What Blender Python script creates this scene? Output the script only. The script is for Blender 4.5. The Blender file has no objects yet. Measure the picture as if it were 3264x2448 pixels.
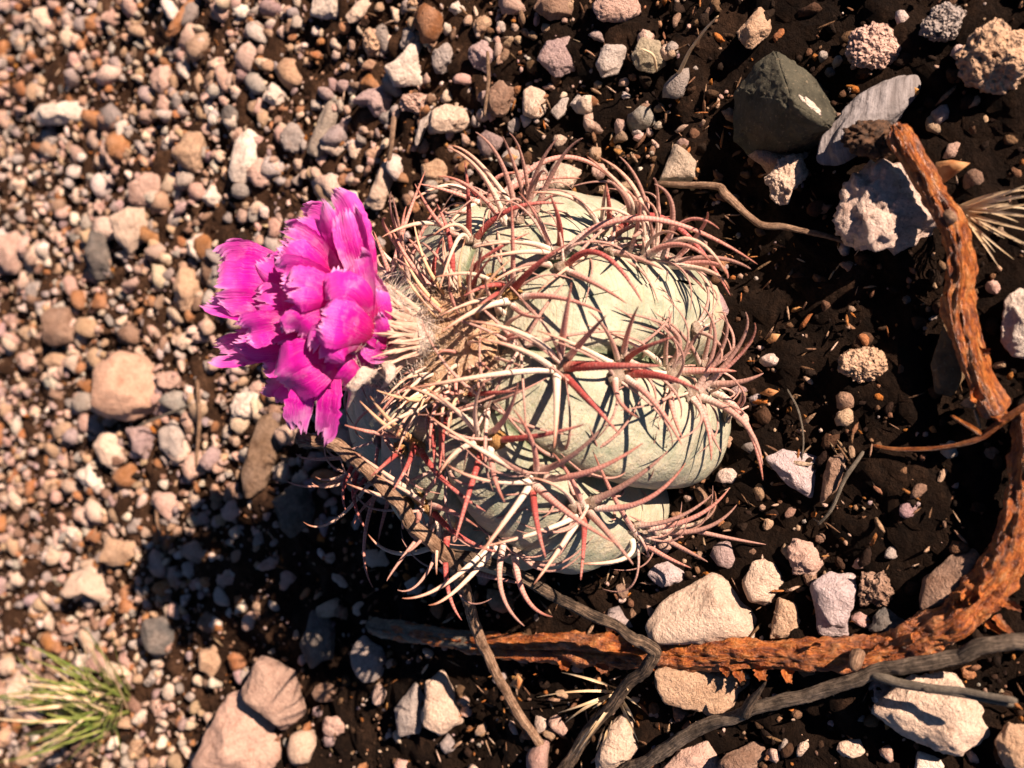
import bpy, bmesh, math, random
import numpy as np
from mathutils import Vector, Matrix
from mathutils.bvhtree import BVHTree

random.seed(7)
rng = np.random.default_rng(7)
scene = bpy.context.scene
COL = scene.collection

# ------------------------------------------------------------------ camera
H = 0.31                      # camera height over the soil (m)
ELEV = math.radians(57)       # how steeply the phone looks down
FPX = 3000.0                  # focal length in pixels of a 3264 px wide frame
sE, cE = math.sin(ELEV), math.cos(ELEV)
Rv = np.array([0, -sE, -cE]); Dv = np.array([-1.0, 0, 0]); Fv = np.array([0, cE, -sE])
CAM = np.array([0, 0, H])
cd = bpy.data.cameras.new('camera'); cam = bpy.data.objects.new('camera', cd); COL.objects.link(cam)
cam.matrix_world = Matrix(((Rv[0], -Dv[0], -Fv[0], CAM[0]), (Rv[1], -Dv[1], -Fv[1], CAM[1]),
                           (Rv[2], -Dv[2], -Fv[2], CAM[2]), (0, 0, 0, 1)))
cd.sensor_width = 36.0; cd.lens = 36.0 * FPX / 3264.0
cd.clip_start = 0.005; cd.clip_end = 200
cd.dof.use_dof = True; cd.dof.focus_distance = 0.315; cd.dof.aperture_fstop = 9.5
scene.camera = cam
scene.render.resolution_x = 1024; scene.render.resolution_y = 768

# ------------------------------------------------------------------ sun, sky, exposure
VP = (80, 3080)              # where the sun's rays converge in the picture
L = (VP[0] - 1632) / FPX * Rv + (VP[1] - 1224) / FPX * Dv + Fv; L = L / np.linalg.norm(L)
w = bpy.data.worlds.new('World'); scene.world = w; w.use_nodes = True
nt = w.node_tree; nt.nodes.clear()
sky = nt.nodes.new('ShaderNodeTexSky'); sky.sky_type = 'NISHITA'; sky.sun_disc = False; sky.altitude = 3000; sky.air_density = 0.45; sky.dust_density = 0.1
sky.sun_elevation = math.asin(-L[2]); sky.sun_rotation = math.atan2(-L[0], -L[1])
bg = nt.nodes.new('ShaderNodeBackground'); bg.inputs[1].default_value = 0.05
wo = nt.nodes.new('ShaderNodeOutputWorld')
nt.links.new(sky.outputs[0], bg.inputs[0]); nt.links.new(bg.outputs[0], wo.inputs[0])
sd = bpy.data.lights.new('sun', 'SUN'); sd.energy = 5.0; sd.angle = math.radians(0.5); sd.color = (1.0, 0.76, 0.60)
sun = bpy.data.objects.new('sun', sd); COL.objects.link(sun)
sun.rotation_euler = Vector(L).to_track_quat('-Z', 'Y').to_euler(); sun.location = tuple(-L * 3)
vs = scene.view_settings
vs.view_transform = 'Standard'; vs.look = 'None'; vs.gamma = 1; vs.use_curve_mapping = False
vs.exposure = 1.3
scene.render.engine = 'CYCLES'
scene.cycles.diffuse_bounces = 1

# ------------------------------------------------------------------ picture -> place helpers
K = 3264 / 2212.0             # pixel coordinates below are read on a 2212 px wide view
def ray(px, py):
    return (px * K - 1632) / FPX * Rv + (py * K - 1224) / FPX * Dv + Fv
def at(px, py, z=0.0):        # the point of height z seen at a pixel
    d = ray(px, py); return CAM + d * ((z - H) / d[2])
def atd(px, py, dep):
    return CAM + ray(px, py) * dep
def proj(P):
    P = np.asarray(P, float) - CAM
    f = P @ Fv; f = np.where(f < 1e-3, 1e-3, f)
    return np.stack([(1632 + FPX * (P @ Rv) / f) / K, (1224 + FPX * (P @ Dv) / f) / K], -1)
def dep_of(P): return float((np.asarray(P) - CAM) @ Fv)
def mpp(dep): return dep * K / FPX        # metres per (2212) pixel

# ------------------------------------------------------------------ noise
def _h(i, j, k, s):
    n = (i * 374761393 + j * 668265263 + k * 2147483647 + s * 1274126177) & 0xFFFFFFFF
    n = ((n ^ (n >> 13)) * 1274126177) & 0xFFFFFFFF
    n = ((n ^ (n >> 16)) * 2246822519) & 0xFFFFFFFF
    return ((n ^ (n >> 15)) & 0xFFFF) / 65535.0
def vnoise(P, s=0):
    P = np.asarray(P, float); I = np.floor(P).astype(np.int64); f = P - I; f = f * f * (3 - 2 * f)
    i, j, k = I[..., 0], I[..., 1], I[..., 2]; x, y, z = f[..., 0], f[..., 1], f[..., 2]
    def c(a, b, d): return _h(i + a, j + b, k + d, s)
    a = c(0,0,0)*(1-x)+c(1,0,0)*x; b = c(0,1,0)*(1-x)+c(1,1,0)*x
    d = c(0,0,1)*(1-x)+c(1,0,1)*x; e = c(0,1,1)*(1-x)+c(1,1,1)*x
    return (((a*(1-y)+b*y)*(1-z) + (d*(1-y)+e*y)*z) - 0.5) * 2
def fbm(P, s=0, o=4):
    v = 0; a = 0.5
    for q in range(o):
        v = v + a * vnoise(np.asarray(P) * (2.03 ** q), s + q * 17); a *= 0.5
    return v
def ground_z(x, y):
    x = np.asarray(x, float); y = np.asarray(y, float)
    P = np.stack([x, y, 0 * x], -1)
    return 0.005 * fbm(P * 22, 3, 3) - 0.0005

# ------------------------------------------------------------------ mesh helpers
ORG = {}
def mesh(name, V, Fc, smooth=True, attrs=None):
    m = bpy.data.meshes.new(name)
    V = np.asarray(V, np.float32)
    if isinstance(Fc, np.ndarray):
        n, k = Fc.shape
        m.vertices.add(len(V)); m.vertices.foreach_set('co', V.ravel())
        m.loops.add(n * k); m.loops.foreach_set('vertex_index', Fc.astype(np.int32).ravel())
        m.polygons.add(n); m.polygons.foreach_set('loop_start', np.arange(0, n * k, k, dtype=np.int32))
        m.polygons.foreach_set('loop_total', np.full(n, k, np.int32))
        m.update(calc_edges=True)
    else:
        m.from_pydata([tuple(v) for v in V.tolist()], [], Fc); m.update()
    if smooth: m.polygons.foreach_set('use_smooth', np.ones(len(m.polygons), bool))
    for an, av in (attrs or {}).items():
        av = np.asarray(av, np.float32)
        if av.ndim == 1:
            a = m.attributes.new(an, 'FLOAT', 'POINT'); a.data.foreach_set('value', av)
        else:
            a = m.attributes.new(an, 'FLOAT_COLOR', 'POINT')
            if av.shape[1] == 3: av = np.concatenate([av, np.ones((len(av), 1), np.float32)], 1)
            a.data.foreach_set('color', np.ascontiguousarray(av, np.float32).ravel())
    return m
def put(name, V, Fc, mat, origin=None, parent=None, smooth=True, attrs=None, color=None):
    """one mesh object; V in world coordinates, origin = its pivot"""
    V = np.asarray(V, float)
    if origin is None: origin = V.mean(0)
    origin = np.asarray(origin, float)
    m = mesh(name, V - origin, Fc, smooth, attrs); m.materials.append(mat)
    o = bpy.data.objects.new(name, m); COL.objects.link(o)
    po = ORG[parent] if parent is not None else np.zeros(3)
    o.location = tuple(origin - po)
    if parent is not None: o.parent = parent
    ORG[o] = origin
    if color is not None: o.color = (*color, 1)
    return o
def thing(name, loc, label, cat, group=None):
    o = bpy.data.objects.new(name, None); COL.objects.link(o); o.empty_display_size = 0.01
    o.location = tuple(loc); ORG[o] = np.asarray(loc, float); return tag(o, label, cat, group)
def tag(o, label, cat, group=None):
    o['label'] = label; o['category'] = cat
    if group: o['group'] = group
    return o
def ico(n):
    bm = bmesh.new(); bmesh.ops.create_icosphere(bm, subdivisions=n, radius=1.0)
    V = np.array([v.co[:] for v in bm.verts]); Fc = np.array([[v.index for v in f.verts] for f in bm.faces], np.int32)
    bm.free(); return V / np.linalg.norm(V, axis=1)[:, None], Fc
ICO = {n: ico(n) for n in (1, 2, 3, 4, 5, 6)}

def spline(P, n):
    P = np.asarray(P, float); m = len(P)
    Q = np.vstack([2 * P[0] - P[1], P, 2 * P[-1] - P[-2]])
    t = np.linspace(0, m - 1 - 1e-9, n); i = t.astype(int); f = (t - i)[:, None]
    a, b, c, d = Q[i], Q[i + 1], Q[i + 2], Q[i + 3]
    return 0.5 * (2*b + (c-a)*f + (2*a-5*b+4*c-d)*f**2 + (3*b-a-3*c+d)*f**3)
def frames(C):
    T = np.gradient(C, axis=0); T /= np.linalg.norm(T, axis=1)[:, None] + 1e-12
    N = np.zeros_like(C); up = np.array([0, 0, 1.0])
    if abs(T[0] @ up) > 0.9: up = np.array([1.0, 0, 0])
    n = np.cross(T[0], np.cross(up, T[0])); n /= np.linalg.norm(n)
    for i in range(len(C)):
        n = n - T[i] * (n @ T[i]); n /= np.linalg.norm(n) + 1e-12; N[i] = n
    return T, N, np.cross(T, N)
def tube(C, rad, sides, cap=True):
    """rad: (n,) or (n,sides). returns verts, faces"""
    C = np.asarray(C); n = len(C); T, N, B = frames(C)
    a = np.linspace(0, 2 * np.pi, sides, endpoint=False)
    rad = np.asarray(rad, float)
    if rad.ndim == 1: rad = np.repeat(rad[:, None], sides, 1)
    V = C[:, None, :] + rad[:, :, None] * (np.cos(a)[None, :, None] * N[:, None, :] + np.sin(a)[None, :, None] * B[:, None, :])
    V = V.reshape(-1, 3); i = np.arange(n - 1)[:, None] * sides; j = np.arange(sides)[None, :]; j2 = (j + 1) % sides
    Fq = np.stack([i + j, i + j2, i + sides + j2, i + sides + j], -1).reshape(-1, 4)
    if cap:
        V = np.vstack([V, C[0] - T[0] * rad[0].mean() * 0.25, C[-1] + T[-1] * rad[-1].mean() * 0.25])
        c0, c1 = n * sides, n * sides + 1
        j = np.arange(sides); j2 = (j + 1) % sides
        # caps as degenerate-free quads are not possible, return a python list
        F = Fq.tolist() + [[c0, int(q), int(p)] for p, q in zip(j, j2)] + [[c1, int((n-1)*sides+p), int((n-1)*sides+q)] for p, q in zip(j, j2)]
        return V, F
    return V, Fq

# ------------------------------------------------------------------ materials
class NT:
    def __init__(s, name):
        s.m = bpy.data.materials.new(name); s.m.use_nodes = True; s.t = s.m.node_tree; s.t.nodes.clear()
        s.out = s.n('ShaderNodeOutputMaterial')
    def n(s, ty, **kw):
        o = s.t.nodes.new(ty)
        for k, v in kw.items():
            if k.startswith('i_'): 
                key = k[2:]; key = int(key) if key.isdigit() else key
                s.set(o.inputs[key], v)
            else: setattr(o, k, v)
        return o
    def set(s, inp, v):
        if hasattr(v, 'is_output') or isinstance(v, bpy.types.NodeSocket): s.t.links.new(v, inp)
        else: inp.default_value = v
    def coord(s, which='Object', off=True):
        tc = s.n('ShaderNodeTexCoord').outputs[which]
        if not off: return tc
        oi = s.n('ShaderNodeObjectInfo')
        mul = s.n('ShaderNodeMath', operation='MULTIPLY', i_0=oi.outputs['Random'], i_1=3.7)
        return s.n('ShaderNodeVectorMath', operation='ADD', i_0=tc, i_1=mul.outputs[0]).outputs[0]
    def noise(s, co, scale, detail=4, rough=0.6):
        return s.n('ShaderNodeTexNoise', i_Vector=co, i_Scale=scale, i_Detail=detail, i_Roughness=rough).outputs['Fac']
    def ramp(s, fac, stops, interp='LINEAR'):
        r = s.n('ShaderNodeValToRGB'); r.color_ramp.interpolation = interp
        e = r.color_ramp.elements
        while len(e) < len(stops): e.new(0.5)
        for q, (p, c) in zip(e, stops):
            q.position = p; q.color = (*c, 1) if len(c) == 3 else c
        s.set(r.inputs[0], fac); return r.outputs[0]
    def fr(s, fac, a, b, lo=0.0, hi=1.0):
        return s.n('ShaderNodeMapRange', i_Value=fac, i_1=a, i_2=b, i_3=lo, i_4=hi).outputs[0]
    def mix(s, fac, a, b, mode='MIX'):
        o = s.n('ShaderNodeMix', data_type='RGBA', blend_type=mode)
        s.set(o.inputs[0], fac); s.set(o.inputs[6], a if not isinstance(a, tuple) else (*a, 1)); s.set(o.inputs[7], b if not isinstance(b, tuple) else (*b, 1))
        return o.outputs[2]
    def scale(s, col, fac):           # colour * scalar
        g = s.n('ShaderNodeCombineColor', i_0=fac, i_1=fac, i_2=fac).outputs[0]
        return s.mix(1.0, col, g, 'MULTIPLY')
    def math(s, op, a, b=0.0): return s.n('ShaderNodeMath', operation=op, i_0=a, i_1=b).outputs[0]
    def bump(s, h, dist, strength=1.0, normal=None):
        b = s.n('ShaderNodeBump', i_Height=h, i_Distance=dist, i_Strength=strength)
        if normal is not None: s.set(b.inputs['Normal'], normal)
        return b.outputs[0]
    def bsdf(s, col, rough=0.85, normal=None, spec=0.3, **kw):
        b = s.n('ShaderNodeBsdfPrincipled')
        s.set(b.inputs['Base Color'], (*col, 1) if isinstance(col, tuple) else col)
        s.set(b.inputs['Roughness'], rough); s.set(b.inputs['Specular IOR Level'], spec)
        if normal is not None: s.set(b.inputs['Normal'], normal)
        for k, v in kw.items(): s.set(b.inputs[k.replace('_', ' ')], v)
        return b.outputs[0]
    def done(s, sh): s.t.links.new(sh, s.out.inputs[0]); return s.m

def mat_stone(name, kind='plain', src='object'):
    t = NT(name); co = t.coord()
    base = t.n('ShaderNodeObjectInfo').outputs['Color'] if src == 'object' else t.n('ShaderNodeAttribute', attribute_name='tint').outputs['Color']
    big = t.noise(co, 120, 4, 0.65); fine = t.noise(co, 900, 3, 0.7)
    c = t.mix(t.fr(big, 0.35, 0.7), base, t.mix(0.30, t.scale(base, 1.25), (0.55, 0.42, 0.33), 'MIX'))
    c = t.mix(t.fr(t.noise(co, 210, 5, 0.7), 0.52, 0.68, 0, 0.55), c, t.mix(1.0, base, (0.55, 0.42, 0.36), 'MULTIPLY'))
    c = t.scale(c, t.fr(fine, 0.3, 0.7, 0.78, 1.15))
    nrm = None
    if kind == 'plain':
        sp = t.fr(t.noise(co, 1600, 2, 0.5), 0.66, 0.72, 0, 0.6)
        c = t.mix(sp, c, (0.10, 0.07, 0.06))
        h = t.math('ADD', t.math('MULTIPLY', t.noise(co, 330, 6, 0.75), 1.0), t.math('MULTIPLY', fine, 0.5))
        nrm = t.bump(h, 0.0024, 1.0)
    elif kind == 'pitted':
        v = t.n('ShaderNodeTexVoronoi', i_Vector=co, i_Scale=420.0, i_Randomness=1.0).outputs['Distance']
        v2 = t.n('ShaderNodeTexVoronoi', i_Vector=co, i_Scale=900.0).outputs['Distance']
        h = t.math('ADD', t.fr(v, 0.05, 0.55), t.math('ADD', t.math('MULTIPLY', t.fr(v2, 0.0, 0.5), 0.4), t.noise(co, 400, 5, 0.7)))
        c = t.mix(t.fr(v, 0.02, 0.26, 0.75, 0.0), c, t.mix(1.0, base, (0.3, 0.2, 0.16), 'MULTIPLY'))
        nrm = t.bump(h, 0.0026, 1.0)
    elif kind == 'slab':
        h = t.noise(co, 260, 7, 0.7); c = t.scale(base, t.fr(big, 0.3, 0.7, 0.6, 1.5))
        c = t.mix(t.fr(t.noise(co, 60, 4, 0.6), 0.55, 0.75, 0, 0.4), c, (0.13, 0.08, 0.04))
        h = t.math('ADD', h, t.math('MULTIPLY', t.noise(co, 1100, 4, 0.7), 0.4)); c = t.mix(t.fr(t.noise(co, 700, 4, 0.7), 0.60, 0.66, 0, 0.5), c, (0.30, 0.24, 0.16)); nrm = t.bump(h, 0.0022, 1.0)
    elif kind == 'striped':
        mp = t.n('ShaderNodeMapping', i_Vector=t.coord('Object', False)); mp.inputs['Scale'].default_value = (0.10, 1, 0.10); mp.inputs['Rotation'].default_value = (0, 0, 0.25)
        wv = t.fr(t.noise(mp.outputs[0], 520, 5, 0.65), 0.35, 0.65)
        c = t.mix(t.fr(wv, 0.1, 0.8), t.mix(1.0, base, (0.50, 0.48, 0.47), 'MULTIPLY'), base); c = t.mix(t.fr(t.noise(co, 90, 6, 0.7), 0.5, 0.65, 0, 0.6), c, t.scale(base, 0.5))
        h = t.math('ADD', t.math('MULTIPLY', wv, 0.35), t.noise(co, 400, 5, 0.65)); nrm = t.bump(h, 0.0008, 0.9)
    return t.done(t.bsdf(c, 0.9, nrm, 0.2))
M = {k: mat_stone('stone_' + k, k) for k in ('plain', 'pitted', 'slab', 'striped')}
M['gravel'] = mat_stone('gravel_mix', 'plain', 'attr')

def mat_soil():
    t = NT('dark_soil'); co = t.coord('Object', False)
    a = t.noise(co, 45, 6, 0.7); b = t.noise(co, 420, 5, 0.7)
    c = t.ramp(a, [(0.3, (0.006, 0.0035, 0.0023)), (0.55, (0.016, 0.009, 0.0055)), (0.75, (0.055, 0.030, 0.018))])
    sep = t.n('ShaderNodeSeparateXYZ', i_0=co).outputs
    far = t.math('ADD', t.math('ADD', sep[1], t.math('MULTIPLY', sep[0], 0.55)), t.fr(t.noise(co, 9, 4, 0.6), 0, 1, -0.10, 0.10))  # sandier far soil; tilted so soil under the cactus shadow is coloured darker too
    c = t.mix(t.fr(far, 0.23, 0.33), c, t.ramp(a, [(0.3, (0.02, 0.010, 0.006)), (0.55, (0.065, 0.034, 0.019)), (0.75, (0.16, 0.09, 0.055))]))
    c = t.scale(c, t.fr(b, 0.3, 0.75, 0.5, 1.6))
    h = t.math('ADD', t.noise(co, 160, 8, 0.75), t.math('MULTIPLY', b, 0.5))
    return t.done(t.bsdf(c, 0.95, t.bump(h, 0.004, 1.0), 0.1))
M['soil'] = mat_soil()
def mat_crumb():
    t = NT('soil_crumbs'); co = t.coord('Object', False)
    c = t.n('ShaderNodeAttribute', attribute_name='tint').outputs['Color']
    c = t.scale(c, t.fr(t.noise(co, 900, 4), 0.3, 0.7, 0.6, 1.3))
    return t.done(t.bsdf(c, 0.9, t.bump(t.noise(co, 1200, 4), 0.001), 0.15))
M['crumb'] = mat_crumb()
def mat_rib():
    t = NT('cactus_skin'); co = t.coord('Object', False)
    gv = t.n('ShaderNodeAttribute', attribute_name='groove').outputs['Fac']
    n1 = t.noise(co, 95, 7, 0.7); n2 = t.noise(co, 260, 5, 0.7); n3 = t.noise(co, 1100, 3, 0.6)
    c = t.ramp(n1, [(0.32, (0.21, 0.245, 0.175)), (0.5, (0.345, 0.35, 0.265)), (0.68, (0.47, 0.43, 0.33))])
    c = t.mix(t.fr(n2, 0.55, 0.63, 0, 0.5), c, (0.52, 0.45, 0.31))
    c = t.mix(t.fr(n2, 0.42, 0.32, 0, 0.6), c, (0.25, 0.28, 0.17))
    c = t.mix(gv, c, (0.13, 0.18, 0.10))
    c = t.mix(t.fr(n3, 0.66, 0.71, 0, 0.8), c, (0.12, 0.10, 0.06))
    # transverse growth lines
    wv = t.n('ShaderNodeAttribute', attribute_name='along').outputs['Fac']
    ln = t.n('ShaderNodeTexNoise', noise_dimensions='1D', i_W=t.math('MULTIPLY', wv, 34.0), i_Detail=2.0).outputs['Fac']
    c = t.mix(t.fr(ln, 0.58, 0.66, 0, 0.4), c, (0.30, 0.27, 0.15)); c = t.mix(t.fr(t.noise(co, 38, 6, 0.75), 0.56, 0.68, 0, 0.55), c, (0.44, 0.34, 0.22))
    h = t.math('ADD', t.math('MULTIPLY', n2, 0.6), t.math('ADD', t.math('MULTIPLY', n3, 0.2), t.math('MULTIPLY', ln, 0.12)))
    return t.done(t.bsdf(c, 0.62, t.bump(h, 0.0014, 1.0), 0.25, Subsurface_Weight=0.06, Subsurface_Radius=(0.004, 0.003, 0.001)))
M['rib'] = mat_rib()
def mat_spine(name, stops, band, dark):
    t = NT(name); pos = t.n('ShaderNodeAttribute', attribute_name='pos').outputs['Fac']
    mm = t.n('ShaderNodeAttribute', attribute_name='mm').outputs['Fac']; co = t.coord('Object')
    nz = t.noise(co, 240, 4, 0.6)
    c = t.ramp(t.math('ADD', pos, t.fr(nz, 0.3, 0.7, -0.1, 0.1)), stops)
    s = t.math('SINE', t.math('MULTIPLY', mm, 2 * math.pi / 1.15))
    c = t.mix(t.fr(s, 0.1, 0.9, 0.0, band), c, dark)
    c = t.mix(t.fr(t.noise(co, 900, 4), 0.58, 0.7, 0, 0.45), c, (0.58, 0.44, 0.36))
    return t.done(t.bsdf(c, 0.6, t.bump(t.noise(co, 1500, 3), 0.0003), 0.3))
M['sp_cream'] = mat_spine('cream_spine', [(0.0, (0.74, 0.64, 0.54)), (0.5, (0.66, 0.48, 0.37)), (0.85, (0.52, 0.29, 0.21)), (1.0, (0.22, 0.09, 0.05))], 0.12, (0.5, 0.22, 0.15))
M['sp_pink'] = mat_spine('pink_spine', [(0.0, (0.78, 0.68, 0.60)), (0.10, (0.72, 0.56, 0.48)), (0.24, (0.60, 0.32, 0.27)), (0.65, (0.56, 0.27, 0.22)), (1.0, (0.30, 0.13, 0.09))], 0.42, (0.33, 0.06, 0.05))
M['sp_red'] = mat_spine('red_spine', [(0.0, (0.50, 0.28, 0.20)), (0.15, (0.34, 0.055, 0.05)), (0.6, (0.42, 0.10, 0.09)), (0.9, (0.48, 0.20, 0.16)), (1.0, (0.2, 0.06, 0.05))], 0.5, (0.17, 0.012, 0.014))
M['sp_grey'] = mat_spine('weathered_spine', [(0.0, (0.64, 0.50, 0.43)), (0.3, (0.48, 0.28, 0.23)), (1.0, (0.34, 0.19, 0.15))], 0.35, (0.22, 0.10, 0.08))
M['sp_gold'] = mat_spine('golden_young_spine', [(0.0, (0.62, 0.36, 0.17)), (0.5, (0.68, 0.46, 0.28)), (0.9, (0.62, 0.38, 0.24)), (1.0, (0.25, 0.1, 0.05))], 0.05, (0.4, 0.2, 0.1))
def mat_wool(name, a, b, dark):
    t = NT(name); co = t.coord()
    n = t.noise(co, 500, 6, 0.75)
    c = t.mix(t.fr(n, 0.35, 0.65), a, b); c = t.mix(t.fr(t.noise(co, 160, 4), 0.5, 0.7, 0, 0.7), c, dark)
    return t.done(t.bsdf(c, 0.95, t.bump(n, 0.003, 1.0), 0.05, Subsurface_Weight=0.1, Subsurface_Radius=(0.003, 0.002, 0.001)))
M['areole'] = mat_wool('areole_felt', (0.34, 0.24, 0.17), (0.55, 0.46, 0.38), (0.10, 0.06, 0.035))
M['areole_gold'] = mat_wool('young_areole_felt', (0.50, 0.26, 0.09), (0.62, 0.40, 0.18), (0.22, 0.09, 0.03))
M['crown'] = mat_wool('crown_wool', (0.66, 0.40, 0.23), (0.78, 0.60, 0.43), (0.40, 0.19, 0.09))
M['fwool'] = mat_wool('flower_wool', (0.82, 0.64, 0.53), (0.86, 0.76, 0.66), (0.74, 0.44, 0.36))
def mat_petal():
    t = NT('magenta_petal')
    u = t.n('ShaderNodeAttribute', attribute_name='pu').outputs['Fac']; v = t.n('ShaderNodeAttribute', attribute_name='pv').outputs['Fac']
    oi = t.n('ShaderNodeObjectInfo').outputs['Random']
    vec = t.n('ShaderNodeCombineXYZ', i_0=t.math('MULTIPLY', u, 26.0), i_1=t.math('MULTIPLY', v, 1.6), i_2=t.math('MULTIPLY', oi, 40.0)).outputs[0]
    vein = t.n('ShaderNodeTexNoise', i_Vector=vec, i_Scale=1.6, i_Detail=4.0, i_Roughness=0.6).outputs['Fac']
    co = t.coord()
    c = t.ramp(v, [(0.0, (0.50, 0.012, 0.06)), (0.25, (0.66, 0.005, 0.26)), (0.70, (0.74, 0.010, 0.45)), (0.92, (0.80, 0.10, 0.58)), (1.0, (0.86, 0.36, 0.74))])  # ramp pales towards the tip, partly as a painted sun highlight
    c = t.mix(t.fr(vein, 0.52, 0.75, 0, 0.28), c, (0.86, 0.34, 0.72))
    c = t.mix(t.fr(t.noise(co, 75, 5), 0.54, 0.66, 0, 0.6), c, (0.88, 0.42, 0.74))  # random pale patches: sun highlights put into the petal colour
    nrm = t.bump(t.math('ADD', vein, t.math('MULTIPLY', t.noise(co, 500, 3), 0.25)), 0.0006, 0.8)
    p = t.bsdf(c, 0.40, nrm, 0.6)
    tr = t.n('ShaderNodeBsdfTranslucent'); t.set(tr.inputs[0], c); t.set(tr.inputs[1], nrm)
    mx = t.n('ShaderNodeMixShader', i_0=0.42); t.set(mx.inputs[1], p); t.set(mx.inputs[2], tr.outputs[0])
    return t.done(mx.outputs[0])
M['petal'] = mat_petal()
def mat_bark(name, cols, bumpd, rough=0.85, spec=0.25, streak=6.0, fine=(0.6, 1.25), patch=None):
    t = NT(name)
    a = t.n('ShaderNodeAttribute', attribute_name='ang').outputs['Fac']; mm = t.n('ShaderNodeAttribute', attribute_name='mm').outputs['Fac']
    co = t.coord()
    vec = t.n('ShaderNodeVectorMath', operation='MULTIPLY', i_0=t.n('ShaderNodeCombineXYZ',
              i_0=t.math('MULTIPLY', t.math('COSINE', a), streak), i_1=t.math('MULTIPLY', t.math('SINE', a), streak),
              i_2=t.math('MULTIPLY', mm, 0.16)).outputs[0], i_1=(1, 1, 1)).outputs[0]
    fib = t.n('ShaderNodeTexNoise', i_Vector=vec, i_Scale=1.0, i_Detail=6.0, i_Roughness=0.7).outputs['Fac']
    n2 = t.noise(co, 160, 5, 0.7)
    c = t.ramp(t.math('ADD', t.math('MULTIPLY', fib, 0.6), t.math('MULTIPLY', n2, 0.4)), cols)
    if patch: c = t.mix(t.fr(t.noise(co, 55, 5, 0.7), 0.52, 0.66, 0, 0.40), c, patch)
    c = t.scale(c, t.fr(t.noise(co, 900, 4), 0.3, 0.7, *fine))
    h = t.math('ADD', fib, t.math('MULTIPLY', n2, 0.7))
    return t.done(t.bsdf(c, rough, t.bump(h, bumpd, 1.0), spec))
M['bark_orange'] = mat_bark('peeling_orange_bark', [(0.36, (0.03, 0.007, 0.003)), (0.43, (0.19, 0.042, 0.010)), (0.51, (0.46, 0.13, 0.022)), (0.58, (0.57, 0.22, 0.055)), (0.67, (0.62, 0.38, 0.24))], 0.0034, 0.40, 0.6, 3.0, patch=(0.36, 0.20, 0.13))
M['bark_dark'] = mat_bark('charred_dark_bark', [(0.38, (0.010, 0.008, 0.006)), (0.48, (0.055, 0.038, 0.026)), (0.55, (0.20, 0.14, 0.095)), (0.66, (0.42, 0.29, 0.19))], 0.0020, 0.7, 0.3, 5.0)
M['bark_grey'] = mat_bark('weathered_grey_wood', [(0.30, (0.05, 0.04, 0.03)), (0.5, (0.20, 0.17, 0.13)), (0.7, (0.38, 0.33, 0.27))], 0.0010, 0.8, 0.25, 5.0)
M['bark_long'] = mat_bark('dark_weathered_wood', [(0.36, (0.018, 0.013, 0.009)), (0.46, (0.10, 0.076, 0.055)), (0.54, (0.27, 0.21, 0.155)), (0.66, (0.44, 0.34, 0.25))], 0.0016, 0.75, 0.3, 6.0)
M['bark_tan'] = mat_bark('split_tan_wood', [(0.34, (0.045, 0.025, 0.014)), (0.46, (0.22, 0.13, 0.08)), (0.6, (0.50, 0.34, 0.23)), (0.75, (0.60, 0.46, 0.34))], 0.0014, 0.85, 0.2, 5.0)
def mat_simple(name, a, b, sc=300, rough=0.7, tl=0.0):
    t = NT(name); co = t.coord(); n = t.noise(co, sc, 4, 0.6)
    c = t.mix(t.fr(n, 0.35, 0.65), a, b); p = t.bsdf(c, rough, t.bump(n, 0.0005), 0.3)
    if tl:
        tr = t.n('ShaderNodeBsdfTranslucent'); t.set(tr.inputs[0], c)
        mx = t.n('ShaderNodeMixShader', i_0=tl); t.set(mx.inputs[1], p); t.set(mx.inputs[2], tr.outputs[0]); p = mx.outputs[0]
    return t.done(p)
M['grass'] = mat_simple('green_grass', (0.14, 0.22, 0.04), (0.36, 0.38, 0.11), 90, 0.6, 0.3)
M['straw'] = mat_simple('dry_straw', (0.66, 0.47, 0.26), (0.78, 0.64, 0.44), 150, 0.6, 0.25)
M['straw_scale'] = mat_simple('papery_scale', (0.62, 0.36, 0.27), (0.72, 0.54, 0.42), 260, 0.8, 0.25)
M['leaf'] = mat_simple('dry_leaf', (0.42, 0.17, 0.06), (0.55, 0.32, 0.15), 200, 0.7, 0.2)
M['litter'] = mat_crumb(); M['litter'].name = 'dry_litter'
M['root'] = mat_simple('black_root_fibre', (0.012, 0.008, 0.006), (0.10, 0.05, 0.025), 600, 0.8)
M['drop'] = None
def mat_drop():
    t = NT('water_drop'); fz = t.n('ShaderNodeFresnel', i_IOR=1.5).outputs[0]
    a = t.n('ShaderNodeBsdfTransparent'); b = t.n('ShaderNodeBsdfGlossy'); b.inputs['Roughness'].default_value = 0.05
    mx = t.n('ShaderNodeMixShader'); t.set(mx.inputs[0], t.math('ADD', fz, 0.04)); t.set(mx.inputs[1], a.outputs[0]); t.set(mx.inputs[2], b.outputs[0])
    return t.done(mx.outputs[0])
M['drop'] = mat_drop()

# ------------------------------------------------------------------ the ground
nx, ny = 310, 340
gx = np.linspace(-0.55, 0.55, nx); gy = np.linspace(-0.25, 0.95, ny)
X, Y = np.meshgrid(gx, gy); Pg = np.stack([X.ravel(), Y.ravel(), 0 * X.ravel()], 1)
edge = np.minimum.reduce([X.ravel() + 0.55, 0.55 - X.ravel(), Y.ravel() + 0.25, 0.95 - Y.ravel()])
Zg = ground_z(Pg[:, 0], Pg[:, 1]) + 0.0065 * fbm(Pg * 110, 9, 3) + 0.0022 * fbm(Pg * 420, 19, 2)
Pg[:, 2] = Zg * np.clip(edge / 0.05, 0, 1)
idx = np.arange(nx * ny).reshape(ny, nx)
Fq = np.stack([idx[:-1, :-1], idx[:-1, 1:], idx[1:, 1:], idx[1:, :-1]], -1).reshape(-1, 4)
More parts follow.
